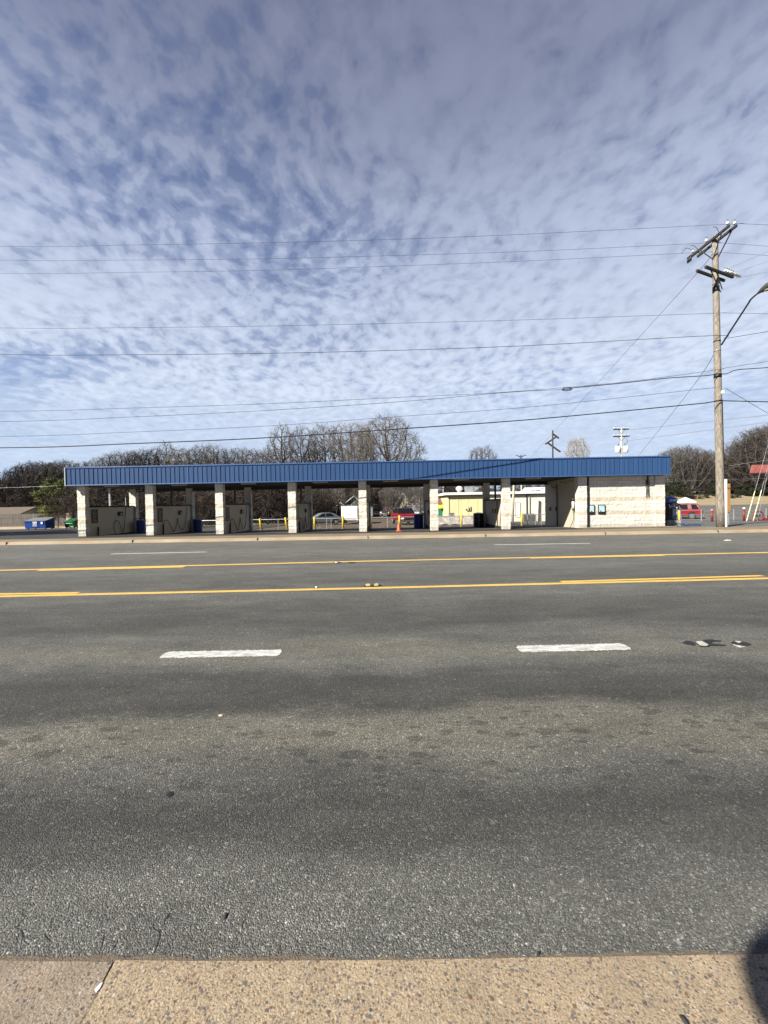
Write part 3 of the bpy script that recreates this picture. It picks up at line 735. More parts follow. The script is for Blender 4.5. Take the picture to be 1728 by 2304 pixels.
MB().box(XS-.03, XS+.03, -FD-.012, -FD+.03, CEIL+.05, TOP-.05).build('fascia_seam', M['blue_trim'], bld)
RY1 = LB+CD+.45
mbp = MB()
def side(x, sgn):
    n = 20; mb = MB(); y0, y1 = -FD+.04, RY1-.04
    for i in range(n):
        a = y0+(y1-y0)*i/n; b = y0+(y1-y0)*(i+1)/n
        mb.quad((x, a, CEIL+.05), (x, b-.03, CEIL+.05), (x, b-.03, TOP-.05), (x, a, TOP-.05))
        mb.quad((x+sgn*.03, b-.03, CEIL+.05), (x+sgn*.03, b, CEIL+.05), (x+sgn*.03, b, TOP-.05), (x+sgn*.03, b-.03, TOP-.05))
        mb.quad((x, b-.03, CEIL+.05), (x+sgn*.03, b-.03, CEIL+.05), (x+sgn*.03, b-.03, TOP-.05), (x, b-.03, TOP-.05))
        mb.quad((x, b, CEIL+.05), (x+sgn*.03, b, CEIL+.05), (x+sgn*.03, b, TOP-.05), (x, b, TOP-.05))
    return mb
side(FX0, -1).build('fascia', M['blue'], bld); side(FX1, 1).build('fascia', M['blue'], bld)
MB().box(FX0, FX1, RY1, RY1+.02, CEIL+.02, TOP).build('fascia', M['blue'], bld)
MB().box(FX0-.04, FX1+.04, -FD-.045, -FD+.05, TOP-.05, TOP+.02).build('top_trim', M['blue_trim'], bld, bevel=.006)
MB().box(FX0-.04, FX1+.04, -FD-.04, -FD+.05, CEIL, CEIL+.05).build('bottom_trim', M['blue_trim'], bld, bevel=.006)
pale_trim = mat('pale_galvanised_trim', (.33,.38,.42), .5, .3)
MB().box(FX0-.06, FX0+.0, -FD-.05, -FD+.06, CEIL+.001, TOP+.03).build('corner_trim', pale_trim, bld)
rf = MB().box(FX0+.04, FX1-.04, -FD+.05, RY1-.01, TOP-.22, TOP-.10).build('roof', M['roof_tar'], bld)
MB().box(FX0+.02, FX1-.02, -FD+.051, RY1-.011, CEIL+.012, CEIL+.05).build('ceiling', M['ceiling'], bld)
for i in range(len(cols)):
    b0 = cols[i][1]+1.0; b1 = b0+.9
    MB().box(b0, b1, .25, .40, CEIL-.05, CEIL+.011).build('ceiling_light', mat('lamp_housing_%d' % i, (.45,.44,.40), .5) if i == 0 else bpy.data.materials['lamp_housing_0'], bld)
# spray booms hanging from the ceiling, one a bay
for i, (a, b) in enumerate(cols):
    c = b+1.9
    MB().tube([(c, 2.4, CEIL+.011), (c, 2.4, CEIL-.18), (c-.9, 2.7, CEIL-.24), (c-1.25, 3.2, CEIL-.45)], .022, 6).build('spray_boom', M['steel'] if i == 0 else M['black_metal'], bld)
s0 = cols[0][1]
MB().tube([(s0-.02, 3.62, 1.86), (s0+.02, 3.55, 2.62)], .02, 6).build('boom_rod', M['white_metal'], bld)
# rear edge beam
MB().box(FX0+.1, FX1-.1, LB+.05, LB+.25, CEIL-.20, CEIL+.011).build('rear_beam', M['black_metal'], bld)
# floor slab
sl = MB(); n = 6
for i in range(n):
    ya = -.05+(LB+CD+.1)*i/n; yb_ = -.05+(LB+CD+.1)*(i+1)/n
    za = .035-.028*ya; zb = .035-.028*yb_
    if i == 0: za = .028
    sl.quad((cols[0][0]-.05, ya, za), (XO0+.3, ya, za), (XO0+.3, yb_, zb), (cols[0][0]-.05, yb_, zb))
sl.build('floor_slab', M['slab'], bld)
# office
ow = .42
mb = MB(); rough_box(mb, XO0, XO0+.50, 0, ow, -.10, CEIL, seed=31); mb.build('column', M['block'], bld)
xp = lx(1474.5); mb = MB(); rough_box(mb, xp, XO1, .0, .44, -.10, CEIL, seed=33); mb.build('column', M['block'], bld)
mb = MB(); rough_box(mb, XO0+.51, xp-.005, .065, .30, -.10, CEIL, st=.06, seed=35); fwall = mb.build('front_wall', M['block'], bld)
mb = MB(); rough_box(mb, XO1-.22, XO1-.02, .445, LB+CD, -.35, CEIL, st=.12, seed=37); mb.build('side_wall', M['block'], bld)
sw = MB().box(XO0+.10, XO0+.30, ow+.005, LB+CD-.01, -.30, CEIL+.005).build('wash_side_wall', M['beige_panel'], bld)
mb = MB(); rough_box(mb, XO0+.10, XO1, LB+CD, LB+CD+.2, -.35, CEIL, st=.2, seed=39); mb.build('rear_wall', M['block'], bld)
xl_ = XO0+.10
for px in (1255,):
    yy = 3.1
    MB().tube([(xl_-.03, yy, -.05), (xl_-.03, yy, 2.8)], .03, 8).build('supply_pipe', M['black_metal'], sw)
    MB().tube(smooth([(xl_-.03, yy, 2.65), (xl_-.05, yy+.5, 2.55), (xl_-.05, yy+.9, 2.75)]), .02, 6).build('ceiling_hose', M['rubber'], sw)
for yy in (3.2, 4.15): MB().box(xl_-.06, xl_-.001, yy, yy+.10, .98, 1.25).build('wand_clip', M['black_metal'], sw, bevel=.01)
sd_ = MB().cyl(xl_-.12, .62, 1.18, 1.62, .075, 14).build('soap_dispenser', M['white_metal'], sw, True)
MB().cyl(xl_-.12, .62, 1.621, 1.80, .10, 14).build('dispenser_lid', M['black_metal'], sd_, True)
MB().cyl(xl_-.12, .62, 1.06, 1.179, .06, 14).build('dispenser_nozzle', M['black_metal'], sd_, True)
MB().tube(smooth([(xl_-.12, .62, 1.06), (xl_-.09, .62, .6), (xl_-.12, .8, .25), (xl_-.2, .85, .03)]), .016, 6).build('dispenser_hose', M['rubber'], sw, True)
mb = MB(); rg = random.Random(8)
for k in range(7):
    y = .9+k*.27; l_ = .07+.13*rg.random(); MB().box(xl_-.004, xl_-.001, y, y+.05+.05*rg.random(), CEIL-.12-l_, CEIL-.1).build('drip_stain', M['rust'], sw)
# downspout, wall panels, stain, plinth
xd = lx(1323.6)
MB().box(xd-.04, xd+.05, -.01, .06, -.04, CEIL-.005).build('downspout', M['black_metal'], bld, bevel=.01)
for k, (p0, p1) in enumerate(((1325.6, 1337.9), (1346.3, 1361.8))):
    a, b = lx(p0), lx(p1); z0, z1 = lz(1345, 1156.5), lz(1345, 1135.8)
    f_ = MB().box(a, b, -.005, .05, z0, z1).build('window', M['black_body'], bld, bevel=.006)
    MB().box(a+.035, b-.045, -.012, -.006, z0+.13, z1-.045).build('pane', M['screen'], f_)
    MB().box(a+.10, a+.17, -.015, -.0125, z0+.14, z0+.20).build('notice', M['black_metal'], f_)
st_ = lx(1458)
sm_, Ns, ps, oc = newmat('soot_streak'); 
al = Ns.ramp(Ns.noise(Ns.mapping(oc, (6, 1, 1.2)), 1.6, 6, .75), [(.38, 0), (.62, .85)]); Ns.l(al, ps.inputs['Alpha']); ps.inputs['Base Color'].default_value = (.05,.045,.04,1); ps.inputs['Roughness'].default_value = .9
MB().box(st_-.10, st_+.12, .026, .03, 1.75, 2.78).build('water_streak', sm_, bld)
MB().box(st_-.03, st_+.04, -.015, .05, 2.45, CEIL-.005).build('scupper', M['rust'], bld, bevel=.01)
MB().box(XO0+.3, XO1+.55, -.22, -.03, -.12, .065).build('foundation_kerb', M['walk'], bld, bevel=.015)

# barrels at the rear columns
def barrel(x, y, m, label, gname, h=.86, r=.28):
    p = wpt(x, y, 0); p.z = BZ-.10
    e = empty('barrel', p, 0, label, 'barrel', gname)
    pts = [(.0, .94), (.05, 1), (.3, 1), (.33, 1.04), (.36, 1), (.62, 1), (.65, 1.04), (.68, 1), (.95, 1), (1, .97)]
    MB().tube([(0, 0, a*h) for a, b in pts], [r*b for a, b in pts], 20).build('drum', m, e, False)
    MB().tube([(0, 0, h+.001), (0, 0, h+.03), (0, 0, h+.09)], [r*1.04, r*1.04, r*.5], 20).build('lid', m, e)
    return e
barrel(cols[0][1]+.35, LB+.0, M['blue_plastic'], 'blue plastic barrel by the rear column of the leftmost wash bay', 'barrels behind the wash bays')
barrel(cols[1][1]+.30, LB+.1, M['blue_plastic'], 'blue plastic barrel by the rear column of the second wash bay from the left', 'barrels behind the wash bays')
barrel(cols[5][0]-.40, LB-.2, M['blue_plastic'], 'dark blue barrel in shade behind the bay with the orange cone', 'barrels behind the wash bays', .95, .33)
barrel(cols[6][0]-.40, LB-.1, M['black_body'], 'black barrel in deep shade left of the second bay from the office', 'barrels behind the wash bays', .95, .36)

# ------------------------------------------------------------------ traffic cone
p = at(897.3, 1197, 22.5); p.z = .135
e = empty('traffic_cone', p, 0, 'orange traffic cone standing in front of the middle wash bay', 'cone')
MB().box(-.16, .16, -.16, .16, 0, .035).build('base', M['orange'], e, bevel=.012)
MB().tube([(0,0,.036), (0,0,.08), (0,0,.55), (0,0,.58)], [.125, .115, .03, .022], 20).build('cone', M['orange'], e, True)

# ------------------------------------------------------------------ vacuum machine at the right end
p = wpt(lx(1508.5, 1.4), 1.4, 0); p.z = gz(p.x, p.y)+.01
e = empty('vacuum_machine', p, -PSI, 'black coin vacuum with rounded blue top and blue hoses beside the office wall', 'vacuum')
mb = MB(); rough_box(mb, -.42, .42, -.32, .35, 0, .36, st=.09, amp=.02, seed=5); mb.build('plinth', M['stone'], e)
bd = MB().box(-.29, .29, -.24, .24, .361, 1.42).build('cabinet', M['black_body'], e, bevel=.02)
fp = MB().box(-.05, .27, -.262, -.242, .40, 1.38).build('front_panel', M['steel'], bd, bevel=.006)
MB().box(-.02, .24, -.268, -.263, .98, 1.30).build('price_panel', M['sign_black'], fp)
mb = MB()
for (x, z, w_, h_) in ((.0, 1.15, .07, .11), (.09, 1.2, .06, .05), (.14, 1.08, .07, .08), (.01, 1.0, .18, .03)): mb.box(x, x+w_, -.272, -.2685, z, z+h_)
mb.build('price_lettering', M['white'], fp)
MB().box(-.02, .24, -.268, -.263, .70, .86).build('decal', M['purple_decal'], fp)
MB().box(-.02, .24, -.268, -.263, .42, .64).build('lower_door', M['grey_metal'], fp)
mb = MB(); 
for (a, b) in (((-.25, 1.32), (-.19, 1.10)), ((-.19, 1.10), (-.10, 1.27))):
    mb.tube([(a[0], -.245, a[1]), (b[0], -.245, b[1])], .022, 6)
mb.build('v_mark', M['white'], bd)
cp = MB().tube([(0,0,1.421), (0,0,1.46), (0,0,1.62), (0,0,1.74), (0,0,1.79)], [.36, .40, .40, .33, .15], 24)
cp.v = [(x*.92, y*.72, z) for x, y, z in cp.v]
cpo = cp.build('top_cap', M['blue_cap'], e, True)
mb = MB(); 
for (x, w_) in ((-.06, .06), (.02, .07), (.11, .06), (.19, .04)): mb.box(x, x+w_, -.30, -.285, 1.52, 1.64)
mb.build('cap_lettering', M['white'], cpo)
MB().box(-.27, -.10, -.295, -.27, 1.50, 1.64).build('cap_emblem', M['purple_decal'], cpo)
hz = [(-.28, -.28, .72), (-.22, -.40, .5), (-.05, -.55, .22), (.15, -.68, .10), (.35, -.72, .06), (.55, -.62, .05), (.95, -.45, .045)]
MB().tube(smooth(hz), .035, 8).build('suction_hose', M['blue_hose'], e, True)
hz = [(.29, -.1, 1.28), (.42, -.12, 1.33), (.52, -.15, 1.15), (.48, -.2, .7), (.45, -.4, .3), (.5, -.6, .10), (.75, -.75, .06), (1.15, -.9, .045)]
MB().tube(smooth(hz), .035, 8).build('suction_hose', M['blue_hose'], e, True)

# ------------------------------------------------------------------ utility pole with arms and street lamp
PY = 21.5
pb = at(1621.7, 1186, PY); pb.z = .14
pt_ = at(1608.5, 531, PY)
pole = empty('utility_pole', pb, 0, 'tall weathered wooden utility pole with two sets of crossarms at the kerb', 'utility pole')
def loc(p, o): return Vector(p)-o
top = pt_-pb
nseg = 14
pts = [top*(i/nseg)+Vector((0, 0, 0)) for i in range(nseg+1)]
MB().tube(pts, [.20-.07*i/nseg for i in range(nseg+1)], 16).build('pole', M['pole_wood'], pole, True)
def PP(px, py, Y): return at(px, py, Y)-pb
def beam(a, b, w_, h_, name, m, parent):
    a = Vector(a); b = Vector(b); d = (b-a); L = d.length; d.normalize()
    s_ = d.cross(Vector((0,0,1))).normalized(); t_ = s_.cross(d)
    MM = Matrix((( d.x, s_.x, t_.x, a.x), (d.y, s_.y, t_.y, a.y), (d.z, s_.z, t_.z, a.z), (0,0,0,1)))
    return MB().box(0, L, -w_/2, w_/2, -h_/2, h_/2, MM).build(name, m, parent, bevel=.008)
def insul(mb_w, mb_d, p, h=.22, r=.07):
    x, y, z = p
    mb_w.tube([(x,y,z+.08), (x,y,z+.10), (x,y,z+.17), (x,y,z+.20), (x,y,z+h+.04)], [r*.5, r, r*.95, r*.7, r*.45], 10)
    mb_d.tube([(x,y,z-.02), (x,y,z+.09)], .018, 6); mb_d.tube([(x,y,z+h+.04), (x,y,z+h+.10)], [r*.7, r*.35], 8)
# upper pair of arms runs across the road (along y)
xA = top.x*.985
za = (at(1611, 540, PY)-pb).z
yA0 = -1.10; yA1 = 1.42
arm1 = beam((xA-.19, yA0, za), (xA-.19, yA1, za), .10, .13, 'crossarm', M['dark_wood'], pole)
arm2 = beam((xA+.19, yA0, za), (xA+.19, yA1, za), .10, .13, 'crossarm', M['dark_wood'], pole)
iw, idk = MB(), MB()
WA = [yA0+.12, .35, yA1-.12]
for yy in WA:
    for sx_, am_ in ((-.19, arm1), (.19, arm2)):
        iw, idk = MB(), MB(); insul(iw, idk, (xA+sx_, yy, za+.065))
        io_ = iw.build('insulator', M['porcelain'], am_, True); idk.build('insulator_pin', M['black_metal'], am_, True)

beam((xA+.25, -.75, za-.02), (xA+.12, 0, za-1.05), .04, .05, 'arm_brace', M['dark_wood'], pole)
beam((xA-.25, -.75, za-.02), (xA-.12, 0, za-1.05), .04, .05, 'arm_brace', M['dark_wood'], pole)
beam((xA-.25, .75, za-.02), (xA-.12, 0, za-1.05), .04, .05, 'arm_brace', M['dark_wood'], pole)
# lightning arrester cluster at the road-side lower end
mb = MB()
for k in range(3): mb.tube([(xA-.45, yA1-.1-.1*k, za-.1), (xA-.45, yA1-.1-.1*k, za-.42)], [.05, .05], 8)
mb.build('arrester', M['black_metal'], pole, True)
# lower pair of arms, skewed
zb = (at(1617, 619, PY)-pb).z; xb_ = (at(1615, 619, PY)-pb).x
dv = Vector((2.6, 1.1, 0)).normalized(); sv = Vector((-dv.y, dv.x, 0))
for k, (s_, z_) in enumerate(((-.20, 0), (.20, .02))):
    c_ = Vector((xb_, 0, zb+z_))+sv*s_
    a_ = beam(c_-dv*1.55, c_+dv*1.05, .10, .13, 'crossarm', M['dark_wood'], pole)
    if k == 0: lowarm = a_
iw, idk = MB(), MB()
for k in range(5):
    c_ = Vector((xb_, 0, zb+.065))-sv*.2+dv*(.30+.2*k)
    insul(iw, idk, c_, .20, .06)
    q0 = c_+dv*.1+Vector((0, 0, .12))
    if k in (1, 3, 4):
        iw.tube([q0, q0+dv*.18, q0+dv*.4, q0+dv*.62], [.045, .075, .075, .03], 8)
iw.build('insulator', M['porcelain'], lowarm, True); idk.build('insulator_pin', M['black_metal'], lowarm, True)
beam(Vector((xb_, 0, zb-.08))-dv*1.05-sv*.2, Vector((xb_+.05, -.12, zb-1.0)), .04, .05, 'arm_brace', M['dark_wood'], pole)
beam(Vector((xb_, 0, zb-.08))-dv*.5-sv*.2, Vector((xb_+.12, -.14, zb-.85)), .04, .05, 'arm_brace', M['dark_wood'], pole)
def band(px, py, h_, r_, m, name='pole_band'):
    z_ = PP(px, py, PY).z; x_ = top.x*z_/top.z; r_ = .20-.07*z_/top.z+.014; MB().tube([(x_, 0, z_-h_/2), (x_+top.x*h_/top.z, 0, z_+h_/2)], r_, 16).build(name, m, pole, True)
band(1614.5, 651, .30, .168, M['black_metal']); band(1613, 638, .10, .163, M['steel']); band(1620.3, 768, .05, .19, M['black_metal']); band(1620.8, 789, .05, .19, M['steel'])
band(1619, 846, .22, .175, M['black_metal'], 'cable_clamp'); band(1622.5, 902, .06, .20, M['black_metal'])
c_ = PP(1626, 882, PY-.2); MB().box(c_.x-.05, c_.x+.07, c_.y-.05, c_.y+.05, c_.z-.08, c_.z+.08).build('meter_box', M['white_metal'], pole, bevel=.01)
# riser conduit down the right side of the pole
rp = []
for i in range(12):
    t = i/11; z = (PP(1626, 900, PY).z)*(1-t)
    k = z/top.z; rp.append((top.x*k+.20-.07*k+.02, -.03, z))
MB().tube(rp, .03, 6).build('riser_cable', M['cable'], pole, True)
# drop loops of wire
def sagline(a, b, sag, n=8):
    a, b = Vector(a), Vector(b); return [a.lerp(b, i/n)-Vector((0, 0, sag*4*(i/n)*(1-i/n))) for i in range(n+1)]
mb = MB()
mb.tube(smooth([PP(1533, 571, 22.8), PP(1541, 560, 22.7), PP(1552, 560, 22.7), PP(1566, 573, 22.8)]), .012, 5)
mb.tube(smooth([PP(1553, 555, 22.2), PP(1560, 552, 22.2), PP(1570, 561, 22.4)]), .012, 5)
mb.tube(smooth([PP(1604, 511, 20.6), PP(1612, 512, 20.8), PP(1618, 525, 21.2)]), .012, 5)
mb.build('jumper_wire', M['cable'], pole, True)
# street lamp bracket
a = PP(1623, 776, PY-.16); b = PP(1690, 673, PY-1.9); c = PP(1705, 660, PY-2.15)
lamp = empty('street_lamp', pb+a, 0, 'cobra-head street lamp on a long dark bracket fixed to the utility pole', 'street lamp')
MB().tube(smooth([Vector((0,0,0)), (b-a)*.5, (b-a)*.9, b-a, c-a]), .04, 8).build('bracket', M['black_metal'], lamp, True)
dirv = (c-b).normalized()
hd = c-a
pr = [(0, .05), (.08, .07), (.2, .12), (.42, .16), (.62, .14), (.75, .06)]
hm = MB().tube([hd+Vector((dirv.x*.5, dirv.y*.9, dirv.z*.45)).normalized()*t for t, r_ in pr], [r_ for t, r_ in pr], 14)
hm.build('lamp_head', mat('dark_lamp_housing', (.05,.055,.05), .5), lamp, True)
q = hd+Vector((dirv.x*.5, dirv.y*.9, dirv.z*.45)).normalized()*.42
MB().tube([q+Vector((0,0,-.15)), q+Vector((0,0,-.20))], [.12, .08], 14).build('lens', mat('lamp_lens', (.25,.24,.2), .3), lamp, True)

# white marker post and plywood board by the pole
p = at(1633, 1186, 21.35); p.z = .14
e = empty('marker_post', p, 0, 'slim white plastic post standing against the right side of the utility pole', 'post')
MB().box(-.055, .055, -.04, .04, 0, 2.62).build('post', M['white_metal'], e, bevel=.012)
MB().box(-.06, .06, -.045, .045, 2.621, 2.65).build('cap', M['white_metal'], e, bevel=.01)
b0 = at(1634.5, 1120, 25.0); b1 = at(1642.5, 1120, 25.0); zt = at(1638, 1088, 25).z; zbm = at(1638, 1152, 25).z
e = empty('plywood_sign', Vector(((b0.x+b1.x)/2, 25, gz(b0.x, 25))), R(14), 'narrow orange plywood sign seen nearly edge-on right of the white post', 'sign')
zg = gz(b0.x, 25)
MB().box(-.17, .17, -.012, .012, zbm-zg, zt-zg).build('board', M['tan_board'], e)
for sx_ in (-.11, .11): MB().box(sx_-.03, sx_+.03, .0125, .06, -.2, zt-zg-.05).build('leg', M['steel'], e)

# ------------------------------------------------------------------ overhead wires
WG = 'wires strung along the road'
def wire(name, pxs, Ys, r, label, m=None, ext_l=True, group=WG, n=6, extr=True):
    pts = [at(px, py, y) for (px, py), y in zip(pxs, Ys)]
    if ext_l: d = pts[0]-pts[1]; pts = [pts[0]+Vector((d.x, d.y, d.z+.25)).normalized()*14]+pts
    if extr: d = pts[-1]-pts[-2]; pts = pts+[pts[-1]+d.normalized()*10]
    sp = smooth(pts, n); b = sp[len(sp)//2].copy()
    o = MB().tube([p-b for p in sp], r, 5).build(name, m or M['wire'], None, True); o.location = b
    tag(o, label, 'wire', group); return o
yN, yM_, yF = PY+yA0+.12, PY+.35, PY+yA1-.12
wire('power_wire', [(0,554),(300,551),(600,546),(900,538),(1200,526),(1634,504.5),(1663,503),(1728,506)], [yN]*8, .008, 'highest thin power wire, on the road-side end of the upper crossarms')
wire('power_wire', [(0,585),(300,585),(600,582),(900,574.5),(1200,565),(1588,547),(1622,546.5),(1728,554)], [yM_]*8, .008, 'second highest thin power wire, on the middle of the upper crossarms')
wire('power_wire', [(0,615),(300,612.5),(600,608),(900,598),(1200,586.5),(1570,568),(1600,567),(1640,569),(1728,575)], [yF]*9, .008, 'third highest thin power wire, on the far end of the upper crossarms')
wire('neutral_wire', [(0,737.5),(300,737),(600,733.5),(900,727),(1200,719),(1600,705),(1628,704),(1728,706)], [PY-.2]*8, .009, 'lone thin wire crossing the pole between the crossarms and the lamp bracket')
o = wire('service_cable', [(0,797),(300,798),(600,795),(900,788),(1200,777),(1606,755),(1632,761),(1728,746)], [PY-.2]*8, .013, 'twisted service cable reaching the pole just above the lamp bracket', M['cable'])
wire('phone_cable', [(0,925),(300,918),(600,908.5),(900,894),(1128,883),(1400,860),(1610,832.5),(1632,828),(1728,813)], [PY-.2]*9, .010, 'thin upper cable of the close pair that nearly meet right of centre', M['cable'])
wire('phone_cable', [(0,948.5),(300,938),(600,923.5),(900,904),(1140,883),(1275,876)], [PY-.22]*6, .011, 'thin lower cable of the close pair, ending at the black slack loop', M['cable'], extr=False)
wire('phone_cable', [(1285,873),(1400,862),(1500,851),(1590,845),(1612,841),(1634,841),(1660,832),(1728,827)], [PY-.24]*8, .022, 'thick lashed cable running from the black slack loop to the pole', M['cable'], ext_l=False)
lp = MB(); c0 = at(1275, 876, PY-.24)
lp.tube(smooth([at(1264,877,PY-.24)-c0, at(1272,872.5,PY-.24)-c0, at(1287,873,PY-.24)-c0, at(1283,878,PY-.24)-c0, at(1270,879,PY-.24)-c0, at(1264,877,PY-.24)-c0]), .022, 6)
lp.tube([at(1268,876,PY-.24)-c0, at(1285,875,PY-.24)-c0], .03, 6)
o = lp.build('slack_loop', M['cable'], None, True); o.location = c0; tag(o, 'black loop of spare cable lashed to the phone line left of the pole', 'cable loop')
wire('phone_cable', [(0,982),(300,972),(600,958.5),(900,937),(1200,915),(1610,872)], [PY-.2]*6, .010, 'thin cable just above the thickest black cable', M['cable'], extr=False)
wire('trunk_cable', [(0,1007.5),(300,998),(600,985),(900,965),(1200,943.5),(1550,910.5),(1590,906),(1618,902),(1640,902),(1728,904)], [19.5, 19.8, 20.1, 20.4, 20.7, 21.1, 21.18, 21.25, 21.25, 21.3], .027, 'thickest and lowest black cable crossing the sky above the blue roof', M['cable'])
GG = 'slanting wires from the utility pole'
wire('guy_wire', [(1604,569),(1560,624),(1400,801),(1205,1017),(1190,1033)], [PY, 25, 38, 68, 72], .014, 'slanting wire from the pole top down to the far left behind the roof', None, False, GG, extr=False)
wire('guy_wire', [(1611,787),(1560,868),(1441,1020),(1425,1040)], [PY, 27, 46, 50], .014, 'slanting wire from mid pole down behind the right end of the roof', None, False, GG, extr=False)
wire('guy_wire', [(1632,873),(1680,902),(1728,930)], [PY, 22.5, 23.5], .012, 'short wire slanting down to the right from the pole below the phone cables', None, False, GG)
for k, (y0, y1) in enumerate(((604, 566), (612, 588), (620, 612))):
    wire('branch_wire', [(1640+k*8, y0+k*3), (1728, y1)], [22.3, 26], .006, ('uppermost', 'middle', 'lowest')[k]+' of three faint wires leaving the lower crossarms to the right', None, False, 'faint wires leaving to the right')
FG = 'far wires behind the car wash'
wire('far_wire', [(-60,1099.5),(148,1092.5)], [44, 44], .010, 'thin pale wire across the dark trees at the far left', M['steel'], True, FG, extr=False)
wire('far_wire', [(1440,1085),(1728,1076)], [40, 40], .009, 'thin pale wire across the dark trees behind the utility pole', M['steel'], False, FG)
wire('far_wire', [(1412,968),(1728,934)], [62, 58], .022, 'upper faint wire in the sky right of the transformer pole', None, False, FG)
wire('far_wire', [(1412,992),(1728,950)], [62, 56], .020, 'lower faint wire in the sky right of the transformer pole', None, False, FG)
wire('far_wire', [(1640,1048),(1728,1035)], [48, 46], .010, 'pale wire over the dark trees just left of the red canopy roof', M['steel'], False, FG)

# ------------------------------------------------------------------ trees
def tree_mesh(seed, H=10.0, clear=.28, spread=1.0, up=.25, limbs=6, levels=(5, 5, 4, 3), twig=.016, rr=.2, leaf=0, leader=False):
    rg = random.Random(seed); T = MB(); K = MB(); Lf = MB()
    def rnd(): return Vector((rg.uniform(-1,1), rg.uniform(-1,1), rg.uniform(-1,1)))
    def grow(p, d, L, r, lvl):
        n = 4 if lvl < 2 else (3 if lvl < 3 else 2)
        pts = [p]; q = p; dd = d.copy()
        for i in range(n):
            dd = (dd+rnd()*(.07+.04*lvl)+Vector((0,0,up*(.35 if lvl < 3 else .12)))).normalized()
            q = q+dd*(L/n); pts.append(q)
        re = max(twig*.45, r*.45)
        rad = [r+(re-r)*i/n for i in range(n+1)]
        if lvl <= 1: T.tube(pts, rad, 6, False)
        else: K.tube(pts, rad, 3, False)
        if lvl-1 >= len(levels):
            if leaf and rg.random() < leaf:
                for _ in range(2):
                    c = pts[-1]+rnd()*.12; a = rnd().normalized()*.09; b = a.cross(rnd()).normalized()*.06
                    Lf.quad(c-a, c-b, c+a, c+b)
            return
        k = levels[lvl-1]
        for i in range(k):
            t = (i+.6+rg.uniform(-.3, .3))/k; t = .25+.75*min(1, max(0, t))
            j = min(n-1, int(t*n)); f = t*n-j; c = pts[j].lerp(pts[j+1], min(1, f))
            base = (pts[j+1]-pts[j]).normalized()
            perp = base.cross(rnd()).normalized()
            ang = rg.uniform(.45, .95)*spread
            nd = (base*math.cos(ang)+perp*math.sin(ang)).normalized()
            grow(c, nd, L*rg.uniform(.42, .66)*(1.12-.35*t), max(twig, rad[j]*.55), lvl+1)
    th = H*clear; tp = [Vector((0,0,-.4))]; q = Vector((0,0,0)); tp.append(q)
    for i in range(3):
        q = q+Vector((rg.uniform(-.12,.12)*H*.05, rg.uniform(-.12,.12)*H*.05, th/3)); tp.append(q)
    if leader:
        for i in range(3): q = q+Vector((rg.uniform(-.1,.1)*H*.08, rg.uniform(-.1,.1)*H*.08, H*.16)); tp.append(q)
    m = len(tp); R0 = rr*H/10
    T.tube(tp, [R0*(1.25-.6*i/(m-1)) for i in range(m)], 8, False)
    for i in range(limbs):
        a = 2*math.pi*(i+rg.uniform(-.3,.3))/limbs; tilt = rg.uniform(.35, .95)*spread
        if i == 0: tilt = .1
        if leader: s = tp[2].lerp(tp[-1], (i+.8)/(limbs+.5)) if i else tp[-1]
        else: s = tp[-1] if i % 2 == 0 else tp[-1].lerp(tp[-2], rg.uniform(.1, .8))
        d = Vector((math.cos(a)*math.sin(tilt), math.sin(a)*math.sin(tilt), math.cos(tilt)))
        grow(s, d, (H-th)*rg.uniform(.5, .68), R0*rg.uniform(.38, .55), 1)
    zs_ = sorted(v[2] for v in K.v); zmax = zs_[int(len(zs_)*.985)]; s = H/zmax
    for mb in (T, K, Lf): mb.v = [(x*s, y*s, z*s) for x, y, z in mb.v]
    return T, K, Lf
PARK = Vector((0, 500, -60))
def tree_proto(name, seed, mt, mk, leafm=None, **kw):
    T, K, Lf = tree_mesh(seed, **kw)
    e = empty(name, (0,0,0))
    T.build('trunk', mt, e, True); K.build('crown', mk, e)
    if Lf.v: Lf.build('dry_leaves', leafm, e)
    return e
used = {}
def place(proto, loc, h, rz, label, cat, group=None, wx=1.0):
    if proto.name in used: o = copy_tree(proto)
    else: o = proto; used[proto.name] = 1
    s = h/10.0
    o.location = loc; o.rotation_euler = (0, 0, rz); o.scale = (s*wx, s*wx, s)
    for k in ('label', 'category', 'group'):
        if k in o: del o[k]
    return tag(o, label, cat, group)
from mathutils import kdtree
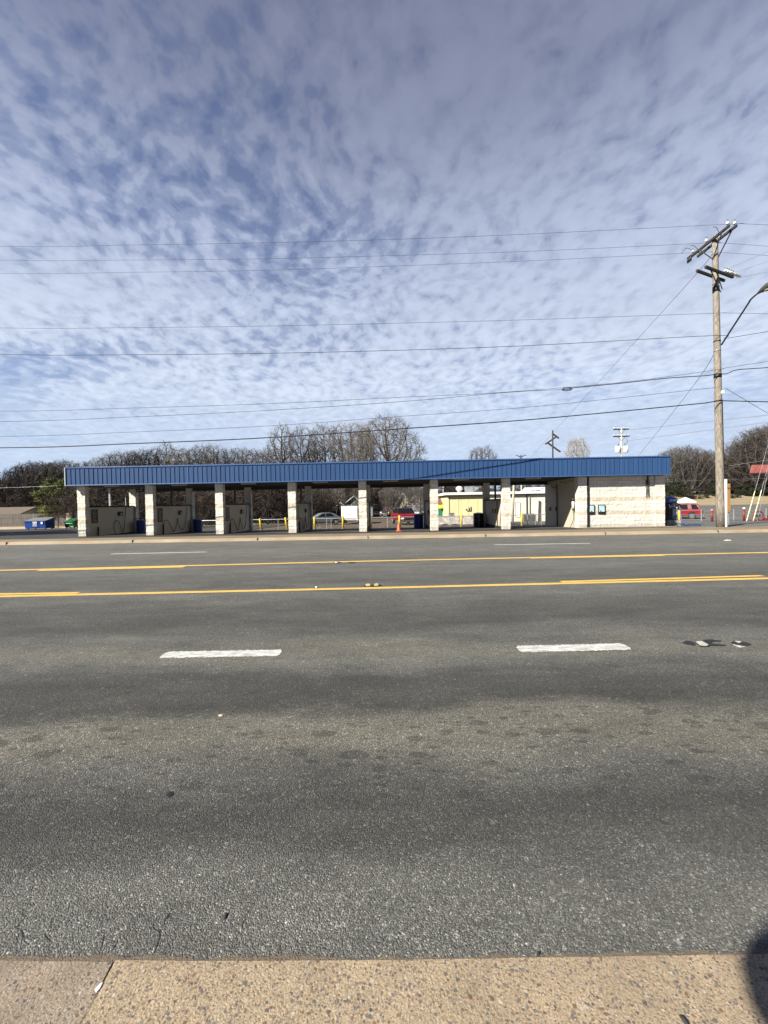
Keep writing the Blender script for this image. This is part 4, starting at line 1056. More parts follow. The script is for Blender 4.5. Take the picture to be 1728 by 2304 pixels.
def colony_mesh(seed, env, n=1300, clear=2.0, step=.26, kill=.42, twigs=3, twig_len=.72, leaf=0, trunk_r=.26, stems=1, up=.05):
    # grows a tree 10 units tall through points scattered in the crown envelope env(t) -> radius at height fraction t
    rg = random.Random(seed)
    def rnd(): return Vector((rg.uniform(-1,1), rg.uniform(-1,1), rg.uniform(-1,1)))
    pts = []
    lob = [(rg.uniform(0, 6.28), rg.uniform(.72, 1.12)) for _ in range(7)]
    while len(pts) < n:
        t = rg.random(); a = rg.uniform(0, 6.28)
        k = sum(w_*max(0, math.cos(a-b_))**4 for b_, w_ in lob)/max(1e-6, sum(max(0, math.cos(a-b_))**4 for b_, w_ in lob))
        R_ = env(t)*k
        q = R_*(rg.random()**.42)
        if R_ <= 0 or rg.random() > (R_/4.2)**1.2+.06: continue
        pts.append(Vector((math.cos(a)*q, math.sin(a)*q, clear*.6+(10-clear*.6)*t)))
    nodes = []; par = []
    for st in range(stems):
        o = Vector((rg.uniform(-.5,.5), rg.uniform(-.5,.5), -.4)) if stems > 1 else Vector((0,0,-.4))
        nodes.append(o); par.append(-1); i = len(nodes)-1
        lean = rnd()*.06
        while nodes[i].z < clear:
            nodes.append(nodes[i]+Vector((lean.x+rg.uniform(-.03,.03), lean.y+rg.uniform(-.03,.03), step*1.3))); par.append(i); i = len(nodes)-1
    alive = pts[:]
    for it in range(90):
        kd = kdtree.KDTree(len(nodes))
        for i, p in enumerate(nodes): kd.insert(p, i)
        kd.balance(); acc = {}; keep = []
        for a in alive:
            co, i, d = kd.find(a)
            if d < kill: continue
            keep.append(a)
            acc[i] = acc.get(i, Vector((0,0,0)))+(a-co).normalized()
        alive = keep
        if not alive or not acc: break
        for i, v in acc.items():
            d = v.normalized()
            if par[i] >= 0: d = d*.75+(nodes[i]-nodes[par[i]]).normalized()*.45
            d = (d+Vector((0,0,up))+rnd()*.10).normalized(); q_ = nodes[i]+d*step
            if kd.find(q_)[2] < step*.55: continue
            nodes.append(q_); par.append(i)
    m = len(nodes); kids = [[] for _ in range(m)]
    for i in range(m):
        if par[i] >= 0: kids[par[i]].append(i)
    rad = [0.0]*m; tip = .013
    for i in reversed(range(m)):
        rad[i] = tip if not kids[i] else sum(rad[k]**2.25 for k in kids[i])**(1/2.25)
    sc_ = trunk_r/max(rad); rad = [max(tip*.8, min(r*sc_ if r*sc_ > .02 else r, trunk_r)) for r in rad]
    T = MB(); K = MB(); Lf = MB(); done = [False]*m
    for i in range(m):
        if par[i] >= 0 and (len(kids[par[i]]) == 1 and par[par[i]] >= 0): continue
        if par[i] < 0: continue
        ch = [par[i], i]; c = i
        while len(kids[c]) == 1: c = kids[c][0]; ch.append(c)
        P_ = [nodes[c_] for c_ in ch]; rr_ = [rad[c_] for c_ in ch]; rr_[0] = min(rr_[0], rr_[1]*1.25)
        big = rr_[1] > .055
        (T if big else K).tube(P_, rr_, 7 if big else 3, False)
    for i in range(m):
        if rad[i] > .05 or par[i] < 0 or nodes[i].z < clear: continue
        base = (nodes[i]-nodes[par[i]]).normalized()
        for k in range(twigs if kids[i] else twigs+2):
            d = (base*.7+rnd()*.75+Vector((0,0,.12))).normalized(); L_ = twig_len*rg.uniform(.5, 1.2); p = nodes[i]
            q = p+d*L_*.5; q2 = q+(d+rnd()*.3).normalized()*L_*.5
            K.tube([p, q, q2], [tip*.7, tip*.5, tip*.28], 3, False)
            for s_ in range(2):
                d2 = (d+rnd()*.8).normalized(); K.tube([q, q+d2*L_*.4], [tip*.45, tip*.25], 3, False)
            if leaf and rg.random() < leaf:
                c = q2; a = rnd().normalized()*.10; b = a.cross(rnd()).normalized()*.06
                Lf.quad(c-a, c-b, c+a, c+b)
    zs_ = sorted(v[2] for v in K.v); zmax = zs_[int(len(zs_)*.992)]; s = 10/zmax
    for mb in (T, K, Lf): mb.v = [(x*s, y*s, z*s) for x, y, z in mb.v]
    return T, K, Lf
def colony(name, seed, mt, mk, leafm=None, **kw):
    T, K, Lf = colony_mesh(seed, **kw); e = empty(name, (0,0,0))
    T.build('trunk', mt, e, True); K.build('crown', mk, e)
    if Lf.v: Lf.build('dry_leaves', leafm, e)
    return e
dome = lambda w_: (lambda t: w_*math.sqrt(max(0, 1-((t-.38)/.62)**2)) if t > .38 else w_*(.45+.55*t/.38))
vase = lambda w_: (lambda t: w_*(.16+.84*min(1, t/.72)) if t < .72 else w_*math.sqrt(max(0, 1-((t-.72)/.29)**2)))
oval = lambda w_: (lambda t: w_*math.sqrt(max(0, 1-((t-.5)/.52)**2)))
A1 = colony('bare_tree', 11, M['bark'], M['twig'], env=oval(2.9), clear=2.4)
A2 = colony('bare_tree', 23, M['bark'], M['twig'], env=vase(3.2), clear=1.6, up=.25)
A3 = colony('bare_tree', 37, M['bark'], M['twig'], env=oval(2.4), clear=2.8, n=1000)
OAK = colony('oak_tree', 5, M['bark'], M['twig'], env=dome(4.6), clear=2.2, n=2300, step=.24, kill=.36, trunk_r=.34, twigs=2)
LEAFY = colony('bare_tree', 71, M['bark'], M['twig'], M['dry_leaf'], env=oval(3.0), clear=2.0, leaf=.28)
PALE = colony('bare_tree', 83, M['twig_pale'], M['twig_pale'], env=vase(3.4), clear=2.0, n=900)
D1 = colony('bare_tree', 91, M['twig_dark'], M['twig_dark'], env=dome(4.0), clear=.9, n=1700, kill=.40, stems=2, twigs=3)
D2 = colony('bare_tree', 97, M['twig_dark'], M['twig_dark'], env=oval(3.5), clear=.8, n=1500, stems=2, twigs=3)
B1 = tree_proto('bare_shrub', 101, M['twig_dark'], M['twig_dark'], M['dry_leaf'], clear=.03, limbs=12, spread=1.0, levels=(6,5,4,3), twig=.018, rr=.12, leaf=.8)
B2 = tree_proto('bare_shrub', 113, M['twig_dark'], M['twig_dark'], M['dry_leaf'], clear=.03, limbs=11, spread=1.15, up=.15, levels=(6,5,4,3), twig=.018, rr=.12, leaf=.45)
def evergreen_proto(name, seed, m, n=5200, shape='round'):
    rg = random.Random(seed); L = MB(); T = MB(); cl = []
    for i in range(60):
        z = rg.uniform(.08, .95)
        R_ = (.30*math.sqrt(max(.02, 1-((z-.45)/.56)**2))) if shape == 'round' else .30*(1-z)**.7+.03
        a = rg.uniform(0, 6.283); q = R_*math.sqrt(rg.random())
        c = Vector((math.cos(a)*q, math.sin(a)*q, z))*10; cl.append(c)
        T.tube([Vector((0, 0, max(0, c.z-1.8))), c*.5+Vector((0, 0, c.z*.5-.5)), c], [.06, .04, .02], 4, False)
    for i in range(n):
        c = rg.choice(cl); s = rg.gauss(0, .34), rg.gauss(0, .34), rg.gauss(0, .30)
        p = c+Vector(s); d = Vector((rg.uniform(-1,1), rg.uniform(-1,1), rg.uniform(-1,.6))).normalized(); b = d.cross(Vector((rg.random()-.5, rg.random()-.5, rg.random()))).normalized()
        a = d*rg.uniform(.12, .26); b = b*rg.uniform(.05, .10)
        L.quad(p-a*.3-b, p+a-b*.2, p+a+b*.2, p-a*.3+b)
    T.tube([(0,0,-.4), (.05,0,3), (0,.1,8.5)], [.28, .2, .05], 7, False)
    e = empty(name, (0,0,0)); T.build('trunk', M['bark'], e); L.build('crown', m, e); return e
E1 = evergreen_proto('evergreen_tree', 7, M['evergreen'], 11000)
E2 = evergreen_proto('evergreen_tree', 8, M['evergreen_dark'], 9500)
rg = random.Random(42)
GB = 'bare trees of the wood behind the car wash'
def T_(proto, px, top, Y, label, group=None, wx=1.0, cat='tree'):
    t = at(px, top, Y); z = gz(t.x, Y)
    place(proto, (t.x, Y, z-.05), (t.z-z)*1.02, rg.uniform(0, 6.28), label, cat, group, wx)
lt = 'bare grey tree in the wood rising behind the left half of the blue roof'
for px, top, Y in ((165,1046,86),(196,1042,85),(226,1034,90),(250,1024,86),(276,1020,88),(300,1021,92),(324,1018,88),(348,1014,90),(374,999,90),(402,1010,87),(430,1015,92),(456,1007,90),(480,1004,88),(512,1013,86),(545,1012,92),(572,1016,86)):
    T_(rg.choice((A1, A2, A3, D1)), px, top, Y, lt, GB, rg.uniform(.95, 1.3))
T_(A3, 634, 961, 82, 'tall thin bare tree, leftmost of the tall group above the roof', None, 1.0)
T_(A1, 676, 966, 85, 'tall bare tree, second from left of the tall group above the roof', None, .85)
T_(LEAFY, 728, 963, 87, 'bare tree with clinging brown leaves in the tall group above the roof', None, .9)
T_(A2, 787, 957, 85, 'upright vase-shaped bare tree just left of the great oak', None, 1.15)
T_(A3, 822, 963, 90, 'bare tree half hidden between the vase-shaped tree and great oak', None, .7)
T_(OAK, 868, 946, 80, 'great broad-crowned bare oak, the biggest tree above the roof', None, 1.12)
T_(A1, 704, 1010, 90, lt, GB); T_(A2, 606, 1012, 84, lt, GB)
T_(A2, 1085, 1007, 96, 'small rounded bare tree alone above the middle of the roof', None, 1.0)
T_(PALE, 1300, 988, 100, 'pale leafless tree between the zigzag pole and transformer pole', None, .75)
ld = 'dark bare tree in the wood at the left edge of the picture'
for px, top, Y in ((-40,1080,72),(-10,1084,70),(14,1078,70),(34,1062,74),(50,1052,72),(66,1046,76),(82,1042,74),(98,1046,72),(112,1048,78),(128,1046,76),(143,1040,80),(20,1096,72),(60,1085,73),(90,1080,70)):
    T_(rg.choice((D1, D2)), px, top, Y, ld, 'dark bare trees at the left edge', rg.uniform(1.0, 1.4))
lr = 'bare tree in the wood right of the car wash office'
for px, top, Y in ((1500,1020,92),(1515,1010,88),(1532,1006,90),(1550,1008,86),(1565,1012,92),(1580,1022,88),(1598,1016,94),(1612,1020,90),(1640,1030,88),(1652,1018,92)):
    T_(rg.choice((A1, A2, D1)), px, top, Y, lr, 'bare trees right of the office', rg.uniform(1.0, 1.3))
lr2 = 'tall dark bare tree above the red canopy roof at the right edge'
for px, top, Y in ((1668,998,84),(1686,982,82),(1702,970,80),(1718,965,82),(1736,960,80),(1760,955,84),(1780,955,80)):
    T_(rg.choice((D1, D2)), px, top, Y, lr2, 'dark bare trees at the right edge', rg.uniform(1.0, 1.3))
# shrubs and undergrowth seen through the bays
ls = 'tangled brown shrub in the thicket seen through the wash bays'
for k in range(46):
    px = 180+k*14.5+rg.uniform(-6, 6); Y = rg.choice((54, 58, 63, 70))
    if px > 690: Y = rg.choice((74, 78, 84))
    T_(rg.choice((B1, B2, D1)), px, rg.uniform(1078, 1106), Y, ls, 'shrubs behind the wash bays', rg.uniform(1.1, 1.6), 'shrub')
for k in range(16):
    px = 860+k*24+rg.uniform(-8, 8); T_(rg.choice((B1, B2, A1)), px, rg.uniform(1082, 1098), rg.choice((96, 104)), 'brown hillside shrub far behind the pale yellow building', 'far hillside shrubs', rg.uniform(1.2, 1.7), 'shrub')
for px, top, Y in ((300,1100,49),(452,1120,46),(600,1098,50)):
    T_(B2, px, top, Y, 'brown thorny shrub just behind the low rail fence', 'near shrubs behind the rail fence', 1.3, 'shrub')
for px, top, Y in ((738,1084,64),(762,1092,62),(812,1090,64),(868,1096,63),(884,1090,66),(908,1100,65),(930,1092,67),(945,1098,64)):
    T_(rg.choice((A1, A3, A2)), px, top, Y, 'slender bare tree in front of the gabled houses seen through the bays', 'slender trees before the far houses', 1.0)
le = 'dark bare shrub in front of the wood at far left'
for px, top, Y in ((-20,1112,71),(10,1110,72),(32,1118,74),(72,1112,70),(60,1125,76)):
    T_(B1, px, top, Y, le, 'dark shrubs at the left edge', 1.5, 'shrub')
for px, top, Y, m_, l in ((124,1076,58.5,E1,'bright olive evergreen, leftmost beside the left end of the blue roof'),(146,1082,60,E1,'olive evergreen partly behind the leftmost block pillar'),(168,1090,63,E1,'dull evergreen directly behind the leftmost wash bay pillar'),(210,1098,62,E2,'dark evergreen seen over the leftmost bay divider'),(465,1128,52,E1,'small green bush seen through the second bay from the left')):
    T_(m_, px, top, Y, l, None, 1.15)
for k in range(16):
    T_(rg.choice((B1, D1, E2)), 1492+k*17+rg.uniform(-5, 5), rg.uniform(1068, 1088), rg.choice((98, 104)), 'dim shrub under the bare trees right of the office', 'undergrowth right of the office', rg.uniform(1.3, 1.8), 'shrub')
lg = 'dark evergreen bush along the field edge at the right'
for px, top, Y in ((1490,1088,78),(1502,1092,76),(1514,1084,80),(1526,1082,82),(1538,1088,78),(1550,1104,75),(1562,1110,75),(1576,1112,75),(1590,1104,76),(1604,1088,80),(1616,1090,78),(1634,1104,75),(1648,1110,75),(1660,1104,76),(1674,1090,80),(1690,1088,78),(1706,1086,80),(1722,1086,78),(1740,1084,80)):
    T_(rg.choice((E2, E2, E2, E2, E2, E1)), px, top, Y, lg, 'evergreen bushes at the field edge', rg.uniform(1.3, 1.7), 'bush')
# trees outside the frame at left whose shade falls on the left lot
for k, (x, y, h) in enumerate(((-36, 26, 8.5), (-40, 29, 9), (-45, 33, 9))):
    place(E2, (x, y, gz(x, y)-.1), h, k*1.3, 'round evergreen outside the left edge shading the left lot', 'tree', 'evergreens left of the lot', 1.6)

# ------------------------------------------------------------------ fences, bollards
def yfence(x): return 34.0-.0165*x
e = empty('rail_fence', (0, 34.0, gz(0, 34.0)), 0, 'low galvanised pipe rail fence behind the wash bays', 'fence')
zf = lambda x: gz(x, yfence(x))-gz(0, 34.0)
xa = at(440, 1165, 34.0).x; xb = at(1010, 1165, 34.0).x
for a, b in ((at(440,1165,34.0).x, at(825,1165,34.0).x), (at(836,1165,34.0).x, at(960,1165,34.0).x), (at(975,1165,34.0).x, at(1240,1165,34.0).x)):
    MB().tube([(a, yfence(a)-34.0, zf(a)+.90), (b, yfence(b)-34.0, zf(b)+.90)], .03, 8).build('rail', M['steel'], e)
for px in (444, 520, 625, 735, 745, 872, 952, 1012, 1185, 1203, 1216):
    x = at(px, 1180, 34.0).x; MB().cyl(x, yfence(x)-34.0, zf(x)-.1, zf(x)+.93, .028, 8).build('post', M['steel'], e)
wr = MB(); x0 = at(440,1165,34.0).x; x1 = at(1240,1165,34.0).x
# woven wire below the rail
k = int((x1-x0)/.30)
for i in range(k):
    for s in (1, -1):
        xx0 = x0+i*.30; xx1 = xx0+.45*s
        wr.tube([(xx0, yfence(xx0)-34.0, zf(xx0)+.04), (xx1, yfence(xx1)-34.0, zf(xx1)+.86)], .002, 3, False)
wr.build('wire_mesh', M['steel'], e)
BL = ['yellow bollard leaning left, behind the fourth block pillar from the left', 'yellow bollard leaning left, in the fourth wash bay from the left', 'upright yellow bollard at the left of the bay with the white trailer', 'yellow bollard in front of the white trailer', 'yellow bollard right of the grey utility box on a post', 'yellow bollard behind the orange cone and red pickup', 'yellow bollard in front of the pale yellow metal building', 'yellow bollard beside the grey condenser units', 'short yellow bollard beside the vacuum machine']
def bollard(px, py, Y, h, lean, label, r=.085):
    p = at(px, py, Y); p.z = gz(p.x, Y)-.02
    e = empty('bollard', p, 0, label, 'bollard', 'yellow bollards'); e.rotation_euler = (0, lean, 0)
    MB().tube([(0,0,0), (0,0,h-.05), (0,0,h-.015), (0,0,h)], [r, r, r*.85, r*.4], 16).build('pipe', M['yellow_paint'], e, True)
    MB().cyl(0, 0, -.02, .045, r*1.5, 14).build('footing', M['walk'], e)
for (px, h, ln_), l in zip(((588, .97, -.11), (646.5, 1.02, -.14), (708, 1.0, 0), (772, 1.02, 0), (835, .92, 0), (900, 1.0, -.03), (1038.5, 1.0, 0), (1174.5, 1.02, 0)), BL): bollard(px, 1190, 33.2, h*1.06, ln_, l)
bollard(1528.7, 1172, 28.5, 1.0, 0, BL[8])
# utility box on a post
p = at(836, 1165, 35); p.z = gz(p.x, 35)
e = empty('utility_box', p, 0, 'narrow grey utility box on a post behind the rail fence', 'utility box')
MB().cyl(0, 0, -.1, 1.0, .04, 10).build('post', M['steel'], e); bx = MB().box(-.12, .12, -.09, .09, 1.001, 1.84).build('box', M['steel'], e, bevel=.015)
MB().box(-.15, .15, -.12, .12, 1.841, 1.89).build('lid', M['grey_metal'], e, bevel=.01)
# right lot pipe fence and red posts
e = empty('pipe_fence', at(1600, 1170, 36), 0, 'low grey pipe fence along the back of the right lot', 'fence')
e.location.z = gz(e.location.x, 36); o0 = e.location.copy()
def FZ(x): return gz(x, 36)-o0.z
for h in (.15, .62, 1.02):
    a = at(1525, 1160, 36).x; b = at(1760, 1160, 36).x
    n = 8; MB().tube([(a+(b-a)*i/n-o0.x, 0, FZ(a+(b-a)*i/n)+h) for i in range(n+1)], .022, 6).build('rail', M['steel'], e)
for px in (1578, 1641, 1651, 1724):
    x = at(px, 1160, 36).x; MB().cyl(x-o0.x, 0, FZ(x)-.1, FZ(x)+1.1, .045, 8).build('post', M['steel'], e)
for px, h, l in ((1602, 1.12, 'short dark red post with pinkish top left of the utility pole'), (1674, 1.22, 'short dark red post with white cap right of the utility pole')):
    p = at(px, 1170, 34.5); p.z = gz(p.x, 34.5)
    e = empty('guard_post', p, 0, l, 'post', 'red guard posts')
    MB().cyl(0, 0, -.05, h-.16, .085, 14).build('pipe', M['red_paint'], e, True); MB().tube([(0,0,h-.159), (0,0,h-.05), (0,0,h)], [.10, .10, .05], 14).build('cap', M['white_metal'] if px > 1640 else mat('pink_faded_cap', (.55,.22,.22), .6), e, True)
# red hoop rack at the right edge
p = at(1706, 1170, 34); p.z = gz(p.x, 34)
e = empty('hoop_rack', p, 0, 'red tubular hoop on a red base at the right edge under the canopy', 'rack')
hp = [(-.40, 0, .1), (-.40, 0, .55), (-.30, 0, .75), (-.1, 0, .84), (.12, 0, .84), (.32, 0, .75), (.42, 0, .55), (.42, 0, .1)]
MB().tube(smooth(hp), .05, 10).build('hoop', M['red_paint'], e, True)
MB().box(-.62, 1.6, -.25, .25, 0, .10).build('base', M['red_paint'], e, bevel=.02); MB().box(.55, 1.6, -.22, .22, .101, .26).build('step', M['red_paint'], e, bevel=.02)
MB().box(-.16, .16, -.06, .06, .38, .54).build('tank', M['black_metal'], e, bevel=.03); MB().box(-.03, .03, -.03, .03, .101, .379).build('stem', M['black_metal'], e)
# red canopy roof at right, carried by posts out of frame
c0 = at(1687, 1064, 40); c1 = at(1697, 1046, 40.6)
e = empty('canopy', (c0.x, 40, gz(c0.x, 40)), 0, 'faded red ribbed canopy roof cut off by the right edge', 'canopy')
z0 = c0.z-gz(c0.x, 40); z1 = c1.z-gz(c0.x, 40); dx = c1.x-c0.x; mb = MB(); n = 26; 
for i in range(n):
    a = i*.42; b = a+.36; c_ = a+.42
    mb.quad((a, 0, z0), (b, 0, z0), (b+dx, 0.6, z1), (a+dx, 0.6, z1)); mb.quad((b, 0, z0+.05), (c_, 0, z0+.05), (c_+dx, 0.6, z1+.05), (b+dx, 0.6, z1+.05))
mb.build('roof_slope', M['red_roof'], e)
MB().quad((0, 0, z0), (dx, 0.6, z1), (dx, 0.9, z1), (dx*1.5, 1.5, z0)).build('roof_end', M['red_roof'], e)
MB().box(1.3, 11, .02, 1.5, z0-.12, z0-.02).build('soffit', M['dark_cap'], e); MB().box(-.02, 11, -.03, .015, z0-.10, z0-.02).build('eave_trim', M['dark_red'], e)
zm = z0-.03+(z1-z0)*.45; 
for x in (6.0, 10): MB().box(x-.15, x+.15, .6, .9, -.1, z0-.121).build('post', M['white_metal'], e)
# guy wires of a pole out of frame, with plastic guards
def guy(p0, p1, g, Y0, Y1, label):
    a = at(*p0, Y0); a.z = gz(a.x, Y0); b = at(*p1, Y1); e = empty('guyed_wire', a, 0, label, 'guy wire', 'guy wires at the right edge')
    d = b-a; MB().tube([(0,0,0), d, d*1.5], .014, 5).build('wire', M['steel'], e)
    if g: MB().tube([d.normalized()*.1, d.normalized()*g], .03, 8).build('guard', mat('pale_yellow_guard', (.75,.70,.40), .5) if 'pale_yellow_guard' not in bpy.data.materials else bpy.data.materials['pale_yellow_guard'], e)
guy((1679, 1168), (1727, 1004), 2.5, 30, 30, 'guy wire with pale guard, left of the two guarded ones at the right edge')
guy((1694, 1168), (1728, 1050), 2.6, 30.5, 30.5, 'guy wire with yellow guard, right of the two guarded ones at the right edge')
guy((1704, 1150), (1726, 1070), 0, 33, 33, 'bare guy wire without guard at the right edge')

# ------------------------------------------------------------------ left lot: dumpsters, fence, house
def dumpster(px, py, Y, w_, d_, h_, m, label, rz=0):
    p = at(px, py, Y); p.z = gz(p.x, Y)
    e = empty('dumpster', p, rz, label, 'dumpster')
    b = MB().prism([(-d_/2, .12), (d_/2, .12), (d_/2, h_*1.0), (-d_/2-.12, h_*.72)], -w_/2, w_/2, M=Matrix.Rotation(R(90), 4, 'Z')).build('body', m, e, bevel=.03)
    MB().box(-w_/2-.04, w_/2+.04, -d_/2-.18, -d_/2-.10, h_*.70, h_*.76).build('rim', m, b)
    ld = MB()
    lid = MB().quad((-w_/2, -d_/2-.14, h_*.73+.03), (w_/2, -d_/2-.14, h_*.73+.03), (w_/2, d_/2, h_+.05), (-w_/2, d_/2, h_+.05)); lid.v += [(x, y, z-.04) for x, y, z in lid.v[:4]]; lid.f += [(7,6,5,4)]+[(i, i+4, (i+1) % 4+4, (i+1) % 4) for i in range(4)]
    lid.build('lid', M['grey_metal'] if m is M['blue_dumpster'] else m, e)
    for sx_ in (-1, 1):
        MB().box(sx_*(w_/2+.02)-.06 if sx_ > 0 else -w_/2-.10, sx_*(w_/2+.02)+.06 if sx_ > 0 else -w_/2-.001, -.3, .3, h_*.45, h_*.58).build('fork_pocket', m, e, bevel=.01)
        for sy in (-1, 1): MB().tube([(sx_*w_*.4, sy*d_*.35-.03, .07), (sx_*w_*.4, sy*d_*.35+.03, .07)], .07, 10).build('caster', M['rubber'], e)
    return e, b
e, b = dumpster(91, 1193, 48, 2.35, 1.5, 1.42, M['blue_dumpster'], 'blue dumpster with white emblem and open grey lid in the left lot', R(6))
em = MB(); yv = -.83
for (x, z, r_) in ((-.05, .92, .16), (.14, .96, .13), (-.16, .84, .08), (.20, .82, .09), (.02, .78, .07)): em.poly([(x+r_*math.cos(t*.628), yv, z+r_*math.sin(t*.628)) for t in range(10)])
for (x0, x1, z) in ((-.20, .22, .60), (-.26, .28, .44)): em.box(x0, x1, yv-.005, yv, z, z+.07)
em.v = [(x, y-.03-(max(0, z-.2))*.14*0-.055*(z/.9), z) for x, y, z in em.v]
em.build('emblem', M['white'], b)
MB().box(.70, .92, -.90, -.885, .68, .95).build('label_plate', M['white'], b)
e, b = dumpster(163, 1193, 50, 1.15, .9, 1.22, M['green_dumpster'], 'small green dumpster half hidden by the leftmost block pillar', R(4))
MB().box(-.42, .42, -.60, -.585, .62, .72).build('lettering', mat('pale_green_lettering', (.35,.6,.4), .6), b); MB().box(-.5, .5, -.56, -.545, .2, .27).build('stripe', bpy.data.materials['pale_green_lettering'], b)
# fallen debris beside the blue dumpster
pebble('trash_bag', 119, 1190, .34, M['black_body'], 'black trash bag on the ground right of the blue dumpster', 'trash bag', -.68, .9, 3)
fy = 57.0; fx0 = at(-60, 1170, fy).x; fx1 = at(178, 1170, fy).x
e = empty('board_fence', (fx0, fy, gz(fx0, fy)), 0, 'weathered grey board fence behind the dumpsters in the left lot', 'fence')
mb = MB(); x = 0; rg2 = random.Random(4)
while x < fx1-fx0:
    w_ = .14; h_ = 1.85+.05*rg2.random(); mb.box(x, x+w_-.012, -.012+.01*rg2.random(), .012, -.1, h_); x += w_
mb.build('board_panel', M['fence_wood'], e)
for i in range(9): MB().box(i*(fx1-fx0)/8-.05, i*(fx1-fx0)/8+.05, .03, .13, -.1, 1.9).build('post', M['fence_wood'], e)
e = empty('cable_fence', (at(-30, 1170, 54).x, 54, gz(-40, 54)), 0, 'dark two-cable fence on thin posts in front of the board fence', 'fence')
L_ = at(172, 1170, 54).x-e.location.x
for h in (.55, 1.35): MB().tube([(0, 0, h), (L_, 0, h)], .02, 5).build('cable', M['black_metal'], e)
for px in (-10, 76.6, 131, 160): MB().cyl(at(px, 1170, 54).x-e.location.x, 0, -.1, 1.55 if px != 76.6 else 2.0, .05, 8).build('post', M['steel'] if px == 76.6 else M['black_metal'], e)
for px, l in ((150, 'left of two leaning pale planks against the board fence'), (159, 'right of two leaning pale planks against the board fence')):
    p = at(px, 1180, 56.6); p.z = gz(p.x, 56.6); o = MB().box(-.22, .22, -.03, .03, 0, 1.95).build('leaning_plank', mat('pale_plank', (.45,.36,.25), .8) if 'pale_plank' not in bpy.data.materials else bpy.data.materials['pale_plank'], None, bevel=.01)
    o.location = p; o.rotation_euler = (R(-6), R(4 if px < 155 else -3), 0); tag(o, l, 'plank', 'leaning planks')
def house(px0, px1, ybase, ytop, yeave, Y, depth, wall, roofm, label, gable='x', z_base=None, wins=2, cat='house', hip=.0):
    a = at(px0, yeave, Y); b = at(px1, yeave, Y); zb = gz((a.x+b.x)/2, Y)-.3; ze = a.z; zt = at((px0+px1)/2, ytop, Y).z
    e = empty('house', ((a.x+b.x)/2, Y, zb), 0, label, cat); w_ = (b.x-a.x)/2; he = ze-zb; ht = zt-zb
    wl = MB().box(-w_, w_, 0, depth, 0, he).build('wall', wall, e)
    if gable == 'x':     # ridge runs left-right, slope faces the road
        MB().prism([(-.35, he-.08), (depth/2, ht), (depth+.35, he-.08), (depth+.35, he+.06), (depth/2, ht+.15), (-.35, he+.06)], -w_-.3, w_+.3, M=Matrix(((0,1,0,0),(1,0,0,0),(0,0,1,0),(0,0,0,1)))).build('roof', roofm, e)
        for sx_ in (-1, 1): MB().prism([(0, he), (depth, he), (depth/2, ht)], sx_*w_-.02, sx_*w_+.02, M=Matrix(((0,1,0,0),(1,0,0,0),(0,0,1,0),(0,0,0,1)))).build('gable', wall, e)
    else:
        MB().prism([(-w_, he), (w_, he), (0, ht)], 0, .06).build('gable', wall, e)
        MB().prism([(-w_-.3, he-.12), (0, ht), (w_+.3, he-.12), (w_+.3, he+.03), (0, ht+.18), (-w_-.3, he+.03)], -.35, depth+.3).build('roof', roofm, e)
        MB().prism([(-w_-.3, he-.13), (0, ht-.01), (w_+.3, he-.13), (w_+.3, he-.02), (0, ht+.12), (-w_-.3, he-.02)], -.40, -.351).build('bargeboard', M['white_metal'], e)
    for i in range(wins):
        x = -w_+2*w_*(i+.5)/wins; f_ = MB().box(x-.45, x+.45, -.04, .02, he*.42, he*.85).build('window', M['white_metal'], e)
        MB().box(x-.38, x+.38, -.05, -.041, he*.46, he*.81).build('pane', M['glass'], f_)
    return e
house(-80, 46, 1185, 1143.5, 1159, 60, 5, M['house_white'], M['shingle'], 'low house with brown shingle roof behind the board fence at far left')
house(782, 811, 1160, 1117, 1130, 68, 5, M['house_grey'], M['shingle'], 'grey-green house with white gable trim behind the white trailer', 'y', wins=1)
house(757, 776, 1160, 1131, 1142, 70, 3, M['house_white'], M['shingle'], 'white house glimpsed between trunks left of the grey-green house', 'y', wins=1)
house(866, 892, 1160, 1105, 1129, 92, 8, M['house_grey'], M['shingle'], 'dark roofed house with a white ridge line above the red pickup', 'x', wins=2)
house(893, 921, 1160, 1110, 1136, 71, 3, M['house_cream'], M['shingle'], 'cream gabled house above the white van', 'y', wins=1)
house(924, 942, 1160, 1116, 1132, 72, 2, M['house_grey'], M['shingle'], 'dim grey-green gabled house right of the cream gabled house', 'y', wins=1)
house(918, 962, 1170, 1133, 1143, 68.5, 2, M['house_grey'], mat('rusty_roof', (.17,.085,.055), .8), 'low building with rusty brown roof behind the white van', 'x', wins=1)
house(1556, 1600, 1130, 1094, 1107, 90, 7, M['house_white'], mat('pale_shingles', (.62,.62,.60), .8), 'white roofed house behind the evergreens left of the utility pole', 'x')
house(1640, 1672, 1130, 1087, 1103, 88, 7, M['house_white'], bpy.data.materials['pale_shingles'], 'white roofed house behind the evergreens right of the utility pole', 'y')
